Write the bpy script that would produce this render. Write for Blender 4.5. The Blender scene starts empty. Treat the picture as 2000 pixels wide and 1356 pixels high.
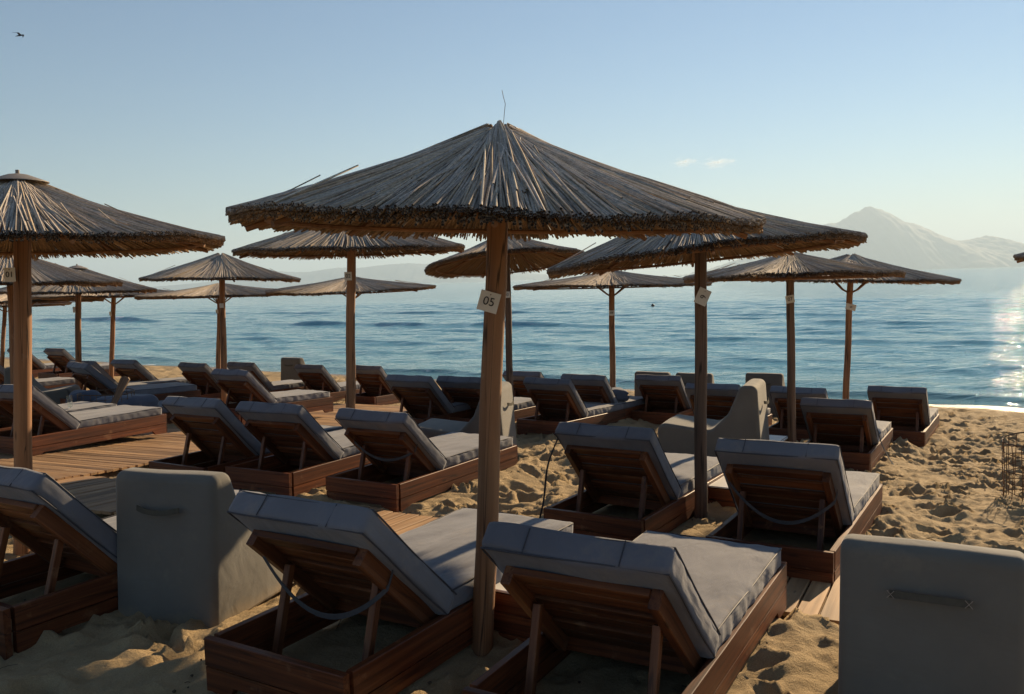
import bpy, bmesh, math, random
import numpy as np
from mathutils import Matrix, Vector

random.seed(7)
RNG = np.random.default_rng(11)
R = math.radians
scene = bpy.context.scene
COL = scene.collection

# ------------------------------------------------------------------ camera
EYE = 1.67
FPX = 1690.0                     # focal length in pixels of a 2000 px wide picture
PITCH = math.atan(130.4 / FPX)
ROLL = R(1.57)
f = Vector((0, math.cos(PITCH), -math.sin(PITCH)))
r0 = Vector((1, 0, 0)); u0 = r0.cross(f)
rr = r0 * math.cos(ROLL) - u0 * math.sin(ROLL)
uu = r0 * math.sin(ROLL) + u0 * math.cos(ROLL)
cd = bpy.data.cameras.new('camera'); cam = bpy.data.objects.new('camera', cd); COL.objects.link(cam)
M = Matrix.Identity(4)
for i in range(3):
    M[i][0] = rr[i]; M[i][1] = uu[i]; M[i][2] = -f[i]
M[2][3] = EYE
cam.matrix_world = M
cd.sensor_width = 36; cd.lens = FPX / 2000 * 36
cd.clip_start = 0.05; cd.clip_end = 120000
scene.camera = cam

# ------------------------------------------------------------------ light
SUN_AZ, SUN_EL = 36.8, 19.5      # degrees right of straight ahead, degrees above the horizon
world = bpy.data.worlds.new('World'); scene.world = world; world.use_nodes = True
nt = world.node_tree; nt.nodes.clear()
wo = nt.nodes.new('ShaderNodeOutputWorld'); bg = nt.nodes.new('ShaderNodeBackground')
sky = nt.nodes.new('ShaderNodeTexSky'); sky.sky_type = 'NISHITA'; sky.sun_disc = False
sky.sun_elevation = R(SUN_EL); sky.sun_rotation = R(SUN_AZ)
sky.altitude = 0; sky.air_density = 1.15; sky.dust_density = 0.0; sky.ozone_density = 4.0
bg.inputs['Strength'].default_value = 0.052
nt.links.new(sky.outputs[0], bg.inputs[0]); nt.links.new(bg.outputs[0], wo.inputs[0])
ld = bpy.data.lights.new('sun', 'SUN'); ld.energy = 5.0; ld.angle = R(0.53); ld.color = (1.0, 0.75, 0.46)
sun = bpy.data.objects.new('sun', ld); COL.objects.link(sun)
to_sun = Vector((math.sin(R(SUN_AZ)) * math.cos(R(SUN_EL)), math.cos(R(SUN_AZ)) * math.cos(R(SUN_EL)), math.sin(R(SUN_EL))))
sun.rotation_euler = to_sun.to_track_quat('Z', 'Y').to_euler()
sun.location = (30, 40, 30)
vs = scene.view_settings
vs.view_transform = 'Standard'; vs.look = 'None'; vs.exposure = 1.0; vs.gamma = 1.0; vs.use_curve_mapping = False
scene.cycles.use_denoising = True
scene.cycles.max_bounces = 8; scene.cycles.volume_bounces = 1
scene.cycles.sample_clamp_indirect = 6.0

# ------------------------------------------------------------------ noise
_P = RNG.permutation(512); _P = np.concatenate([_P, _P, _P])
_G = np.stack([np.cos(np.linspace(0, 2 * np.pi, 512, endpoint=False)), np.sin(np.linspace(0, 2 * np.pi, 512, endpoint=False))], 1)
def perlin(x, y, seed=0):
    x = np.asarray(x, float) + seed * 17.31; y = np.asarray(y, float) - seed * 9.77
    xi = np.floor(x).astype(np.int64); yi = np.floor(y).astype(np.int64)
    xf = x - xi; yf = y - yi
    u = xf ** 3 * (xf * (xf * 6 - 15) + 10); v = yf ** 3 * (yf * (yf * 6 - 15) + 10)
    def gr(ix, iy, dx, dy):
        g = _G[_P[(_P[ix & 511] + iy) & 511] & 511]
        return g[..., 0] * dx + g[..., 1] * dy
    a = gr(xi, yi, xf, yf); b = gr(xi + 1, yi, xf - 1, yf)
    c = gr(xi, yi + 1, xf, yf - 1); d = gr(xi + 1, yi + 1, xf - 1, yf - 1)
    return (a * (1 - u) + b * u) * (1 - v) + (c * (1 - u) + d * u) * v
def smooth(a, b, x):
    t = np.clip((np.asarray(x, float) - a) / (b - a), 0, 1); return t * t * (3 - 2 * t)

# ------------------------------------------------------------------ materials
MAT = {}
class NT:
    def __init__(s, name):
        m = bpy.data.materials.new(name); m.use_nodes = True; s.m = m; s.t = m.node_tree
        s.t.nodes.clear()
        s.out = s.n('ShaderNodeOutputMaterial'); s.b = s.n('ShaderNodeBsdfPrincipled')
        s.l(s.b.outputs[0], s.out.inputs[0])
    def n(s, ty, **kw):
        x = s.t.nodes.new(ty)
        for k, v in kw.items(): setattr(x, k, v)
        return x
    def l(s, a, b): s.t.links.new(a, b)
    def val(s, sock, v): s.b.inputs[sock].default_value = v
    def coord(s, scale, kind='Object', loc=None):
        tc = s.n('ShaderNodeTexCoord'); mp = s.n('ShaderNodeMapping')
        mp.inputs['Scale'].default_value = scale
        s.l(tc.outputs[kind], mp.inputs[0])
        if loc is not None: s.l(loc, mp.inputs['Location'])
        return mp.outputs[0]
    def noise(s, vec, scale, detail=4, rough=.55, dist=0.0):
        x = s.n('ShaderNodeTexNoise'); x.inputs['Scale'].default_value = scale
        x.inputs['Detail'].default_value = detail; x.inputs['Roughness'].default_value = rough
        x.inputs['Distortion'].default_value = dist
        if vec is not None: s.l(vec, x.inputs['Vector'])
        return x.outputs[0]
    def ramp(s, fac, stops):
        x = s.n('ShaderNodeValToRGB'); e = x.color_ramp.elements
        while len(e) > 1: e.remove(e[0])
        e[0].position = stops[0][0]; e[0].color = (*stops[0][1], 1)
        for p, c in stops[1:]:
            q = e.new(p); q.color = (*c, 1)
        s.l(fac, x.inputs[0]); return x.outputs[0]
    def mix(s, fac, a, b, mode='MIX'):
        x = s.n('ShaderNodeMix'); x.data_type = 'RGBA'; x.blend_type = mode
        for sock, v in ((x.inputs[0], fac), (x.inputs[6], a), (x.inputs[7], b)):
            if hasattr(v, 'links') or hasattr(v, 'is_linked'): s.l(v, sock)
            else: sock.default_value = v if not isinstance(v, tuple) else (*v, 1)[:4]
        return x.outputs[2]
    def math(s, op, a, b=0.0, c=None):
        x = s.n('ShaderNodeMath', operation=op)
        for i, v in enumerate((a, b) if c is None else (a, b, c)):
            if hasattr(v, 'is_linked'): s.l(v, x.inputs[i])
            else: x.inputs[i].default_value = v
        return x.outputs[0]
    def bump(s, h, strength, dist, prev=None):
        x = s.n('ShaderNodeBump'); x.inputs['Strength'].default_value = strength; x.inputs['Distance'].default_value = dist
        s.l(h, x.inputs['Height'])
        if prev is not None: s.l(prev, x.inputs['Normal'])
        return x.outputs[0]
    def done(s, key): MAT[key] = s.m; return s.m

def rnd_vec(s):
    oi = s.n('ShaderNodeObjectInfo'); m = s.n('ShaderNodeVectorMath', operation='SCALE')
    cb = s.n('ShaderNodeCombineXYZ')
    s.l(oi.outputs['Random'], cb.inputs[0]); s.l(s.math('MULTIPLY', oi.outputs['Random'], 7.3), cb.inputs[1]); s.l(s.math('MULTIPLY', oi.outputs['Random'], 3.1), cb.inputs[2])
    s.l(cb.outputs[0], m.inputs[0]); m.inputs['Scale'].default_value = 40
    return m.outputs[0], oi.outputs['Random']

def wood(key, dark, mid, light, rough, along=0, grain=38, worn=None, spec=.4, knots=True, cracks=0.0):
    s = NT(key); rv, rn = rnd_vec(s)
    sc = [grain, grain, grain]; sc[along] = grain * .035
    v = s.coord(sc, loc=rv)
    g = s.noise(v, 1.0, 5, .6, .4)
    sc2 = [3.2, 3.2, 3.2]; sc2[along] = .9
    v2 = s.coord(sc2, loc=rv)
    b = s.noise(v2, 1.0, 3, .5)
    col = s.ramp(g, [(.30, dark), (.5, mid), (.72, light)])
    tone = s.ramp(b, [(.3, (.62, .60, .60)), (.7, (1.18, 1.14, 1.1))])
    col = s.mix(1.0, col, tone, 'MULTIPLY')
    rt = s.ramp(rn, [(0, (.72, .70, .70)), (1, (1.2, 1.16, 1.12))])
    col = s.mix(1.0, col, rt, 'MULTIPLY')
    if knots:
        sk = [9, 9, 9]; sk[along] = 2.6
        vo = s.n('ShaderNodeTexVoronoi'); vo.inputs['Scale'].default_value = 1.0; s.l(s.coord(sk, loc=rv), vo.inputs['Vector'])
        kf = s.ramp(vo.outputs['Distance'], [(.05, (1, 1, 1)), (.12, (0, 0, 0))])
        col = s.mix(s.math('MULTIPLY', kf, .75), col, tuple(c * .35 for c in dark))
    if cracks:
        sk = [16, 16, 16]; sk[along] = .45
        cn = s.noise(s.coord(sk, loc=rv), 1.0, 2, .5, .3)
        cf = s.ramp(s.math('ABSOLUTE', s.math('SUBTRACT', cn, .5)), [(.004, (1, 1, 1)), (.016, (0, 0, 0))])
        col = s.mix(s.math('MULTIPLY', cf, cracks), col, tuple(c * .22 for c in dark))
    if worn:
        w = s.noise(s.coord((7, 7, 7), loc=rv), 1.0, 6, .7)
        wf = s.ramp(w, [(.60, (0, 0, 0)), (.68, (1, 1, 1))])
        col = s.mix(s.math('MULTIPLY', wf, .6), col, worn)
        s.l(s.math('ADD', s.math('MULTIPLY', wf, .3), rough), s.b.inputs['Roughness'])
    else:
        s.val('Roughness', rough)
    s.l(col, s.b.inputs['Base Color'])
    s.val('Specular IOR Level', spec)
    s.l(s.bump(g, .35, .004), s.b.inputs['Normal'])
    return s.done(key)

wood('frame_wood', (.058, .0145, .0045), (.135, .038, .011), (.225, .074, .024), .5, worn=(.28, .135, .062), cracks=.6)
wood('panel_wood', (.065, .020, .007), (.14, .048, .016), (.215, .085, .032), .55, worn=(.27, .14, .07), cracks=.6)
wood('pole_wood', (.17, .078, .034), (.29, .148, .068), (.37, .205, .10), .65, along=2, grain=26, worn=(.33, .22, .14), cracks=.9)
wood('grey_pole_wood', (.12, .076, .05), (.21, .135, .088), (.28, .19, .13), .75, along=2, grain=26, cracks=.9)
wood('deck_wood', (.23, .135, .062), (.37, .23, .115), (.46, .31, .17), .7, grain=26, worn=(.48, .37, .23))
wood('driftwood', (.16, .11, .07), (.27, .19, .13), (.36, .28, .2), .8)
wood('ring_wood', (.17, .088, .042), (.27, .145, .07), (.33, .19, .10), .7, knots=False)

def cloth(key, col, wr=1.0, dirt=0.35, sheen=.2, base=False):
    s = NT(key); rv, rn = rnd_vec(s)
    c1 = s.noise(s.coord((2.2, 2.2, 2.2), loc=rv), 1, 5, .6)
    cc = s.ramp(c1, [(.3, tuple(c * .86 for c in col)), (.7, tuple(c * 1.12 for c in col))])
    d = s.noise(s.coord((3.5, 3.5, 3.5), loc=rv), 1, 7, .72)
    df = s.ramp(d, [(.56, (0, 0, 0)), (.76, (1, 1, 1))])
    cc = s.mix(s.math('MULTIPLY', df, dirt), cc, (.40, .32, .22))
    if base:          # dry sand clinging to the foot of the foam
        tc = s.n('ShaderNodeTexCoord'); sx = s.n('ShaderNodeSeparateXYZ'); s.l(tc.outputs['Object'], sx.inputs[0])
        lo = s.math('SUBTRACT', .20, s.math('ADD', sx.outputs[2], s.math('MULTIPLY', d, .22)))
        lf = s.ramp(s.math('MULTIPLY', lo, 9.0), [(.0, (0, 0, 0)), (.8, (1, 1, 1))])
        cc = s.mix(s.math('MULTIPLY', lf, .55), cc, (.34, .25, .14))
    rt = s.ramp(rn, [(0, (.86, .86, .88)), (1, (1.1, 1.1, 1.08))])
    cc = s.mix(1.0, cc, rt, 'MULTIPLY')
    s.l(cc, s.b.inputs['Base Color']); s.val('Roughness', .85); s.val('Specular IOR Level', .18)
    s.val('Sheen Weight', sheen); s.val('Sheen Roughness', .5)
    w1 = s.noise(s.coord((2.6, 6.5, 6.5), loc=rv), 1, 3, .5, .5)
    weave = s.noise(s.coord((900, 900, 900)), 1, 1, .5)
    n1 = s.bump(w1, .45 * wr, .03)
    n2 = s.bump(weave, .18, .0015, n1)
    s.l(n2, s.b.inputs['Normal'])
    return s.done(key)
cloth('mattress_cloth', (.152, .157, .180), 1.2, .36)
cloth('chair_cloth', (.138, .130, .113), .55, .2, base=True)
cloth('blue_cloth', (.075, .095, .14), 1.4, .1)

def plain(key, col, rough=.6, metal=0.0, var=.15, scale=30, spec=.4):
    s = NT(key)
    n = s.noise(s.coord((scale,) * 3), 1, 4, .6)
    s.l(s.ramp(n, [(.3, tuple(c * (1 - var) for c in col)), (.7, tuple(c * (1 + var) for c in col))]), s.b.inputs['Base Color'])
    s.val('Roughness', rough); s.val('Metallic', metal); s.val('Specular IOR Level', spec)
    s.l(s.bump(n, .15, .002), s.b.inputs['Normal'])
    return s.done(key)
plain('piping', (.05, .05, .06), .7)
plain('strap', (.055, .055, .06), .8)
plain('chair_strap', (.085, .08, .065), .95, spec=.1)
plain('thread', (.30, .26, .22), .8)
plain('table_top', (.72, .70, .66), .45, var=.08, scale=8)
plain('card', (.68, .66, .60), .55, var=.06, scale=12)
plain('ink', (.012, .012, .014), .6)
plain('nail', (.18, .15, .13), .45, metal=.8)
plain('wire', (.17, .11, .07), .55, metal=.7, var=.4)
plain('cap_metal', (.24, .21, .18), .7, metal=.1)
plain('paper', (.66, .64, .60), .8)
plain('bird_dark', (.02, .02, .03), .8)
plain('buoy_dark', (.03, .02, .02), .5)
plain('foam', (.8, .82, .82), .9)
s = NT('glass'); s.val('Base Color', (.95, 1, .98, 1)); s.val('Roughness', .02); s.val('Transmission Weight', 1.0); s.val('IOR', 1.45); s.done('glass')

def reed(key, spec=.12, rough=.85):
    s = NT(key)
    a = s.n('ShaderNodeVertexColor'); a.layer_name = 'col'
    n = s.noise(s.coord((55, 55, 55)), 1, 4, .65)
    c = s.mix(1.0, a.outputs[0], s.ramp(n, [(.28, (.62, .60, .58)), (.72, (1.22, 1.2, 1.16))]), 'MULTIPLY')
    s.l(c, s.b.inputs['Base Color']); s.val('Roughness', rough); s.val('Specular IOR Level', spec)
    return s.done(key)
reed('reed')

# sand
s = NT('sand')
pos = s.n('ShaderNodeNewGeometry').outputs['Position']
a1 = s.noise(pos, .55, 5, .6); a2 = s.noise(pos, 9, 5, .65); a3 = s.noise(pos, 240, 3, .7)
c = s.ramp(a1, [(.3, (.36, .255, .13)), (.7, (.45, .33, .18))])
c = s.mix(.55, c, s.ramp(a2, [(.3, (.30, .205, .10)), (.7, (.50, .375, .215))]))
c = s.mix(.45, c, s.ramp(a3, [(.25, (.19, .125, .065)), (.5, (.40, .29, .155)), (.75, (.62, .50, .32))]))
wet = s.n('ShaderNodeVertexColor'); wet.layer_name = 'wet'
c = s.mix(wet.outputs[0], c, (.20, .145, .085))
s.l(c, s.b.inputs['Base Color'])
s.l(s.math('SUBTRACT', .93, s.math('MULTIPLY', wet.outputs[0], .55)), s.b.inputs['Roughness']); s.val('Specular IOR Level', .25)
n1 = s.bump(a3, .7, .006); n2 = s.bump(s.noise(pos, 34, 6, .72), .7, .03, n1)
s.l(n2, s.b.inputs['Normal']); s.done('sand')

# water
s = NT('water')
pos = s.n('ShaderNodeNewGeometry').outputs['Position']
sh = s.n('ShaderNodeVertexColor'); sh.layer_name = 'shore'
sep = s.n('ShaderNodeSeparateColor'); s.l(sh.outputs[0], sep.inputs[0])
deep = s.mix(s.noise(pos, .03, 3), (.045, .235, .285), (.06, .275, .32))
c = s.mix(sep.outputs[0], deep, (.10, .19, .15))
fn = s.noise(pos, 6, 6, .7)
ff = s.ramp(s.math('ADD', s.math('MULTIPLY', sep.outputs[1], .75), s.math('MULTIPLY', fn, .5)), [(.62, (0, 0, 0)), (.78, (1, 1, 1))])
c = s.mix(ff, c, (.78, .80, .80))
s.l(c, s.b.inputs['Base Color'])
s.l(s.math('ADD', .035, s.math('MULTIPLY', ff, .6)), s.b.inputs['Roughness']); s.val('IOR', 1.333); s.val('Specular IOR Level', .65)
mp = s.n('ShaderNodeMapping'); mp.inputs['Rotation'].default_value = (0, 0, R(35)); mp.inputs['Scale'].default_value = (.55, 1.35, 1); s.l(pos, mp.inputs[0])
h1 = s.noise(mp.outputs[0], 1.5, 5, .66, .5); h2 = s.noise(mp.outputs[0], 8, 3, .6)
n0 = s.bump(s.noise(mp.outputs[0], .5, 3, .55, .3), .32, .35); n1 = s.bump(h1, .5, .2, n0); n2 = s.bump(h2, .5, .03, n1)
s.l(n2, s.b.inputs['Normal']); s.done('water')

s = NT('mountain_rock')
v = s.coord((.004, .004, .004), 'Object'); n = s.noise(v, 1, 6, .6)
s.l(s.ramp(n, [(.35, (.03, .042, .035)), (.6, (.07, .07, .06))]), s.b.inputs['Base Color']); s.val('Roughness', .95); s.done('mountain_rock')

# ------------------------------------------------------------------ mesh helpers
def mesh_obj(name, V, F, mat, parent=None, M=None, smooth_shade=False, sharp=None):
    me = bpy.data.meshes.new(name); me.from_pydata([tuple(v) for v in V], [], [tuple(q) for q in F]); me.update()
    if smooth_shade: me.polygons.foreach_set('use_smooth', [True] * len(me.polygons))
    if sharp: me.set_sharp_from_angle(angle=R(sharp))
    me.materials.append(MAT[mat])
    return link(name, me, parent, M)
def link(name, me, parent=None, M=None):
    o = bpy.data.objects.new(name, me); COL.objects.link(o)
    if parent is not None: o.parent = parent
    if M is not None: o.matrix_local = M
    return o
def tag(o, label=None, cat=None, group=None, kind=None):
    if label: o['label'] = label
    if cat: o['category'] = cat
    if group: o['group'] = group
    if kind: o['kind'] = kind
    return o
def empty(name, loc, rz=0, rx=0):
    o = bpy.data.objects.new(name, None); COL.objects.link(o)
    o.empty_display_size = .1; o.location = loc; o.rotation_euler = (rx, 0, rz); return o
def copy_tree(o, parent=None):
    c = o.copy(); COL.objects.link(c)
    if parent is not None:
        c.parent = parent
    for ch in list(o.children): copy_tree(ch, c)
    return c

_board = {}
def board_mesh(L, W, T, mat, bev=.003):
    key = (round(L, 4), round(W, 4), round(T, 4), mat)
    if key in _board: return _board[key]
    b = min(bev, T * .3); me = bpy.data.meshes.new('board')
    X, Y, Z = L / 2, W / 2, T / 2
    V = []; ring = []
    pts = [(-Y + b, -Z), (Y - b, -Z), (Y, -Z + b), (Y, Z - b), (Y - b, Z), (-Y + b, Z), (-Y, Z - b), (-Y, -Z + b)]
    for x in (-X, X):
        V += [(x, p[0], p[1]) for p in pts]
    F = [(i, (i + 1) % 8, 8 + (i + 1) % 8, 8 + i) for i in range(8)] + [tuple(range(7, -1, -1)), tuple(range(8, 16))]
    me.from_pydata(V, [], F); me.update(); me.materials.append(MAT[mat]); _board[key] = me
    return me
def frame_M(c, ax, ay):
    ax = Vector(ax).normalized(); ay = Vector(ay); az = ax.cross(ay).normalized(); ay = az.cross(ax)
    m = Matrix.Identity(4)
    for i in range(3): m[i][0] = ax[i]; m[i][1] = ay[i]; m[i][2] = az[i]; m[i][3] = c[i]
    return m
def board(name, parent, c, ax, ay, L, W, T, mat):
    return link(name, board_mesh(L, W, T, mat), parent, frame_M(c, ax, ay))

def prism(name, prof, T, mat, parent, M):     # profile in local x,y extruded along z by +-T/2
    n = len(prof); V = [(p[0], p[1], -T / 2) for p in prof] + [(p[0], p[1], T / 2) for p in prof]
    F = [(i, (i + 1) % n, n + (i + 1) % n, n + i) for i in range(n)] + [tuple(range(n - 1, -1, -1)), tuple(range(n, 2 * n))]
    return mesh_obj(name, V, F, mat, parent, M)

def tube_geo(path, rad, sides=8, closed=False, cap=True):
    path = [Vector(p) for p in path]; n = len(path); V = []; F = []
    rads = rad if hasattr(rad, '__len__') else [rad] * n
    prev = None
    for i, p in enumerate(path):
        if closed: t = path[(i + 1) % n] - path[i - 1]
        else: t = path[min(i + 1, n - 1)] - path[max(i - 1, 0)]
        t.normalize()
        if prev is None:
            a = Vector((0, 0, 1)) if abs(t.z) < .9 else Vector((1, 0, 0))
            prev = (a - t * a.dot(t)).normalized()
        else:
            prev = (prev - t * prev.dot(t)).normalized()
        b = t.cross(prev)
        for k in range(sides):
            ang = 2 * math.pi * k / sides
            V.append(p + (prev * math.cos(ang) + b * math.sin(ang)) * rads[i])
    m = n if closed else n - 1
    for i in range(m):
        j = (i + 1) % n
        for k in range(sides):
            F.append((i * sides + k, i * sides + (k + 1) % sides, j * sides + (k + 1) % sides, j * sides + k))
    if cap and not closed:
        F.append(tuple(range(sides - 1, -1, -1))); F.append(tuple((n - 1) * sides + k for k in range(sides)))
    return V, F
def tube(name, path, rad, mat, parent=None, M=None, sides=8, closed=False):
    V, F = tube_geo(path, rad, sides, closed)
    return mesh_obj(name, V, F, mat, parent, M, True, 50)
def join_geo(parts):
    V = []; F = []
    for v, q in parts:
        o = len(V); V += list(v); F += [tuple(i + o for i in t) for t in q]
    return V, F

def ribbon(name, path, width_vec, thick, mat, parent, M=None):
    V = []; F = []; n = len(path)
    for i, p in enumerate(path):
        p = Vector(p); t = (Vector(path[min(i + 1, n - 1)]) - Vector(path[max(i - 1, 0)])).normalized()
        w = Vector(width_vec[i] if isinstance(width_vec, list) else width_vec); nrm = t.cross(w).normalized() * thick / 2
        V += [p - w / 2 - nrm, p + w / 2 - nrm, p + w / 2 + nrm, p - w / 2 + nrm]
    for i in range(n - 1):
        for k in range(4): F.append((i * 4 + k, i * 4 + (k + 1) % 4, i * 4 + 4 + (k + 1) % 4, i * 4 + 4 + k))
    F += [(3, 2, 1, 0), tuple((n - 1) * 4 + k for k in range(4))]
    return mesh_obj(name, V, F, mat, parent, M)

def rounded_box(L, W, T, rad, nx, ny, nz, fn=None):
    """closed pillow-like box, x=L y=W z=T, centred, welded; fn displaces (V array)"""
    bm = bmesh.new()
    def grid(a, b, c, na, nb):       # origin a, spans b, c
        vs_ = [[bm.verts.new(Vector(a) + Vector(b) * (i / na) + Vector(c) * (j / nb)) for j in range(nb + 1)] for i in range(na + 1)]
        for i in range(na):
            for j in range(nb): bm.faces.new((vs_[i][j], vs_[i + 1][j], vs_[i + 1][j + 1], vs_[i][j + 1]))
    X, Y, Z = L / 2, W / 2, T / 2
    grid((-X, -Y, Z), (L, 0, 0), (0, W, 0), nx, ny); grid((-X, Y, -Z), (L, 0, 0), (0, -W, 0), nx, ny)
    grid((-X, -Y, -Z), (L, 0, 0), (0, 0, T), nx, nz); grid((X, Y, -Z), (-L, 0, 0), (0, 0, T), nx, nz)
    grid((X, -Y, -Z), (0, W, 0), (0, 0, T), ny, nz); grid((-X, Y, -Z), (0, -W, 0), (0, 0, T), ny, nz)
    bmesh.ops.remove_doubles(bm, verts=bm.verts, dist=1e-5)
    V = np.array([v.co[:] for v in bm.verts])
    inner = np.array([X - rad, Y - rad, Z - rad])
    Q = np.clip(V, -inner, inner); dlt = V - Q; ln = np.linalg.norm(dlt, axis=1); k = ln > 1e-9
    V[k] = Q[k] + dlt[k] / ln[k, None] * rad
    if fn is not None: V = fn(V)
    for v, c in zip(bm.verts, V): v.co = c
    bm.normal_update()
    return bm
def bm_mesh(bm, mat, smooth_shade=True, sharp=None):
    me = bpy.data.meshes.new('mesh'); bm.to_mesh(me); bm.free()
    if smooth_shade: me.polygons.foreach_set('use_smooth', [True] * len(me.polygons))
    if sharp: me.set_sharp_from_angle(angle=R(sharp))
    me.materials.append(MAT[mat]); return me

# ------------------------------------------------------------------ layout of the place (metres; x right, y away, z up)
HD = 31.5                                           # heading of the rows of loungers, degrees right of ahead
SEA_N = np.array([.552, .834]); SEA_T = np.array([.834, -.552]); SEA_Z = -.95
PROF = [(-400, 1.2), (-60, .35), (0, .13), (2.3, 0), (12, -.66), (16, -.82), (17.2, -.85), (18.4, -.96), (22, -1.4), (40, -3.2), (400, -20)]
def base_h(x, y):
    s_ = np.asarray(x) * SEA_N[0] + np.asarray(y) * SEA_N[1]
    xs = [p[0] for p in PROF]; zs = [p[1] for p in PROF]
    return (np.interp(s_ - .35, xs, zs) + np.interp(s_, xs, zs) + np.interp(s_ + .35, xs, zs)) / 3

def hdv(h): return Vector((math.sin(R(h)), math.cos(R(h)), 0)), Vector((math.cos(R(h)), -math.sin(R(h)), 0))

# lounger: (x, y, base z, heading, down-tilt deg, strap style, label)
LOUNGERS = [
 (-.965, 3.27, -.02, 31.2, 0, 'hang', 'near brown wood sun lounger left of the post numbered 05, strap slung across its back'),
 (.12, 2.90, -.085, 29.5, 0, None, 'nearest brown wood sun lounger, right of the post numbered 05, grey mattress sunlit'),
 (-2.70, 4.11, -.05, 31.5, 0, None, 'brown wood sun lounger cut off by the left edge, beside the near foam chair'),
 (.52, 5.88, -.22, 32.4, .5, 'left', 'brown wood sun lounger left of the post numbered 6, strap hanging from its left corner'),
 (1.50, 5.08, -.21, 31.0, .5, 'hang', 'brown wood sun lounger right of the post numbered 6, strap slung across its back'),
 (-1.28, 7.06, -.21, 30.8, .5, 'hang2', 'brown wood sun lounger just right of the post numbered 02, near the boardwalk'),
 (-2.25, 7.45, -.18, 29.0, .5, None, 'brown wood sun lounger just left of the post numbered 02'),
 (-3.10, 7.82, -.19, 31.0, .5, None, 'brown wood sun lounger, left one of the touching pair left of post 02'),
 (-5.72, 9.55, -.17, 28.5, .5, None, 'brown wood sun lounger on the slatted boardwalk beside the post numbered 01'),
 (-6.52, 10.05, -.17, 28.5, .5, None, 'sun lounger with a drinking glass on its mattress, behind the post numbered 01'),
 (-6.75, 13.05, -.22, 44.0, 1, None, 'sun lounger behind the wire bin at left, foot turned to the right'),
 (-7.69, 15.00, -.37, 32, 1.5, None, 'small far sun lounger in front of the capped parasol at left'),
 (-7.44, 16.15, -.44, 33, 1.5, None, 'small far sun lounger right of the capped parasol post, facing the water'),
 (-6.23, 16.30, -.58, 31, 1.5, None, 'small far sun lounger left of the two close posts at centre left'),
 (-4.28, 12.60, -.34, 32, 2, None, 'sun lounger in front of the two close posts, pale mattress stretched toward the water'),
 (-5.48, 16.80, -.64, 32, 1.5, None, 'far sun lounger mostly hidden behind the one at the two close posts'),
 (-4.24, 17.30, -.76, 31, 1.5, None, 'far sun lounger in front of the foam chair at the water, left of post 02'),
 (-3.00, 16.80, -.77, 31, 1.5, None, 'far sun lounger directly right of the post numbered 02'),
 (-1.52, 11.60, -.40, 31, 1.5, None, 'sun lounger in the middle row behind the boardwalk, left of the side-on foam chair'),
 (-.85, 11.90, -.47, 32, 1.5, None, 'sun lounger half hidden behind the side-on foam chair by the post numbered 05'),
 (.05, 14.60, -.72, 32, 1.5, None, 'far sun lounger behind the post numbered 03'),
 (.36, 11.80, -.53, 33, 2.5, None, 'sun lounger right of the post numbered 03, pale mattress end lit by the sun'),
 (.95, 12.90, -.63, 33, 1.5, None, 'sun lounger beside the post numbered 04, blue cushion on its mattress'),
 (2.19, 13.40, -.71, 30, 1.5, None, 'far sun lounger in front of two foam chairs, left of the post numbered 6'),
 (2.59, 11.50, -.66, 31, 1.5, None, 'sun lounger behind the foam chair that stands by the post numbered 6'),
 (3.83, 11.70, -.73, 31, 1.5, None, 'sun lounger behind the post numbered 07'),
 (3.45, 9.27, -.535, 30.5, 1, 'right', 'sun lounger right of the post numbered 07, strap trailing on the sand'),
 (5.15, 11.60, -.76, 31.5, 1, None, 'rightmost sun lounger, dark back to the camera at the edge of open sand'),
 (-10.9, 20.2, -.47, 31.5, 1, None, 'far left sun lounger just behind the post numbered 01'),
 (-12.75, 21.9, -.54, 31.5, 1, None, 'farthest sun lounger, cut off by the left edge near the water'),
 (-10.1, 16.15, -.40, 31.5, 1, None, 'far sun lounger hidden but for its foot, left of the capped parasol'),
]
FLAT = (-5.97, 12.38, -.42, 31.0, 1.0, 'sun lounger laid flat with a dark blue folded mattress on it')
# boardwalks: (start centre of long axis, heading of long axis, length, width, plank pitch)
W2_A = Vector((-4.45, 8.45)); W2_B = Vector((2.75, 4.87)); W2_W = 1.08
W1_A = Vector((-4.26, 8.14)); W1_H = 22.0; W1_L = 8.2; W1_W = 2.0

TERR = [(l[0], l[1], l[2], l[3]) for l in LOUNGERS] + [FLAT[:4]]
def ground(x, y, detail=True):
    x = np.asarray(x, float); y = np.asarray(y, float)
    h = base_h(x, y) + .05 * perlin(x * .28, y * .28, 3) + .03 * perlin(x * .7, y * .7, 5)
    for (mx_, my_, mh_, mr_) in ((1.42, 6.5, .10, .38), (-.1, 3.8, .05, .3)): h = h + mh_ * np.exp(-((x - mx_) ** 2 + (y - my_) ** 2) / mr_ ** 2)
    num = np.zeros_like(h); den = np.zeros_like(h) + 1e-9; mx = np.zeros_like(h)
    for (ox, oy, oz, hh) in TERR:
        d, t = hdv(hh)
        if not np.any((np.abs(x - ox) < 4) & (np.abs(y - oy) < 4)): continue
        a = (x - ox) * d.x + (y - oy) * d.y; b = (x - ox) * t.x + (y - oy) * t.y
        da = np.maximum(np.abs(a - .95) - .97, 0); db = np.maximum(np.abs(b) - .42, 0)
        w = 1 - smooth(0, .55, np.hypot(da, db))
        tz = oz + .035 + .03 * (a < .1) * 0
        num += w * tz; den += w; mx = np.maximum(mx, w)
    return h * (1 - mx) + num / den * mx

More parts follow.
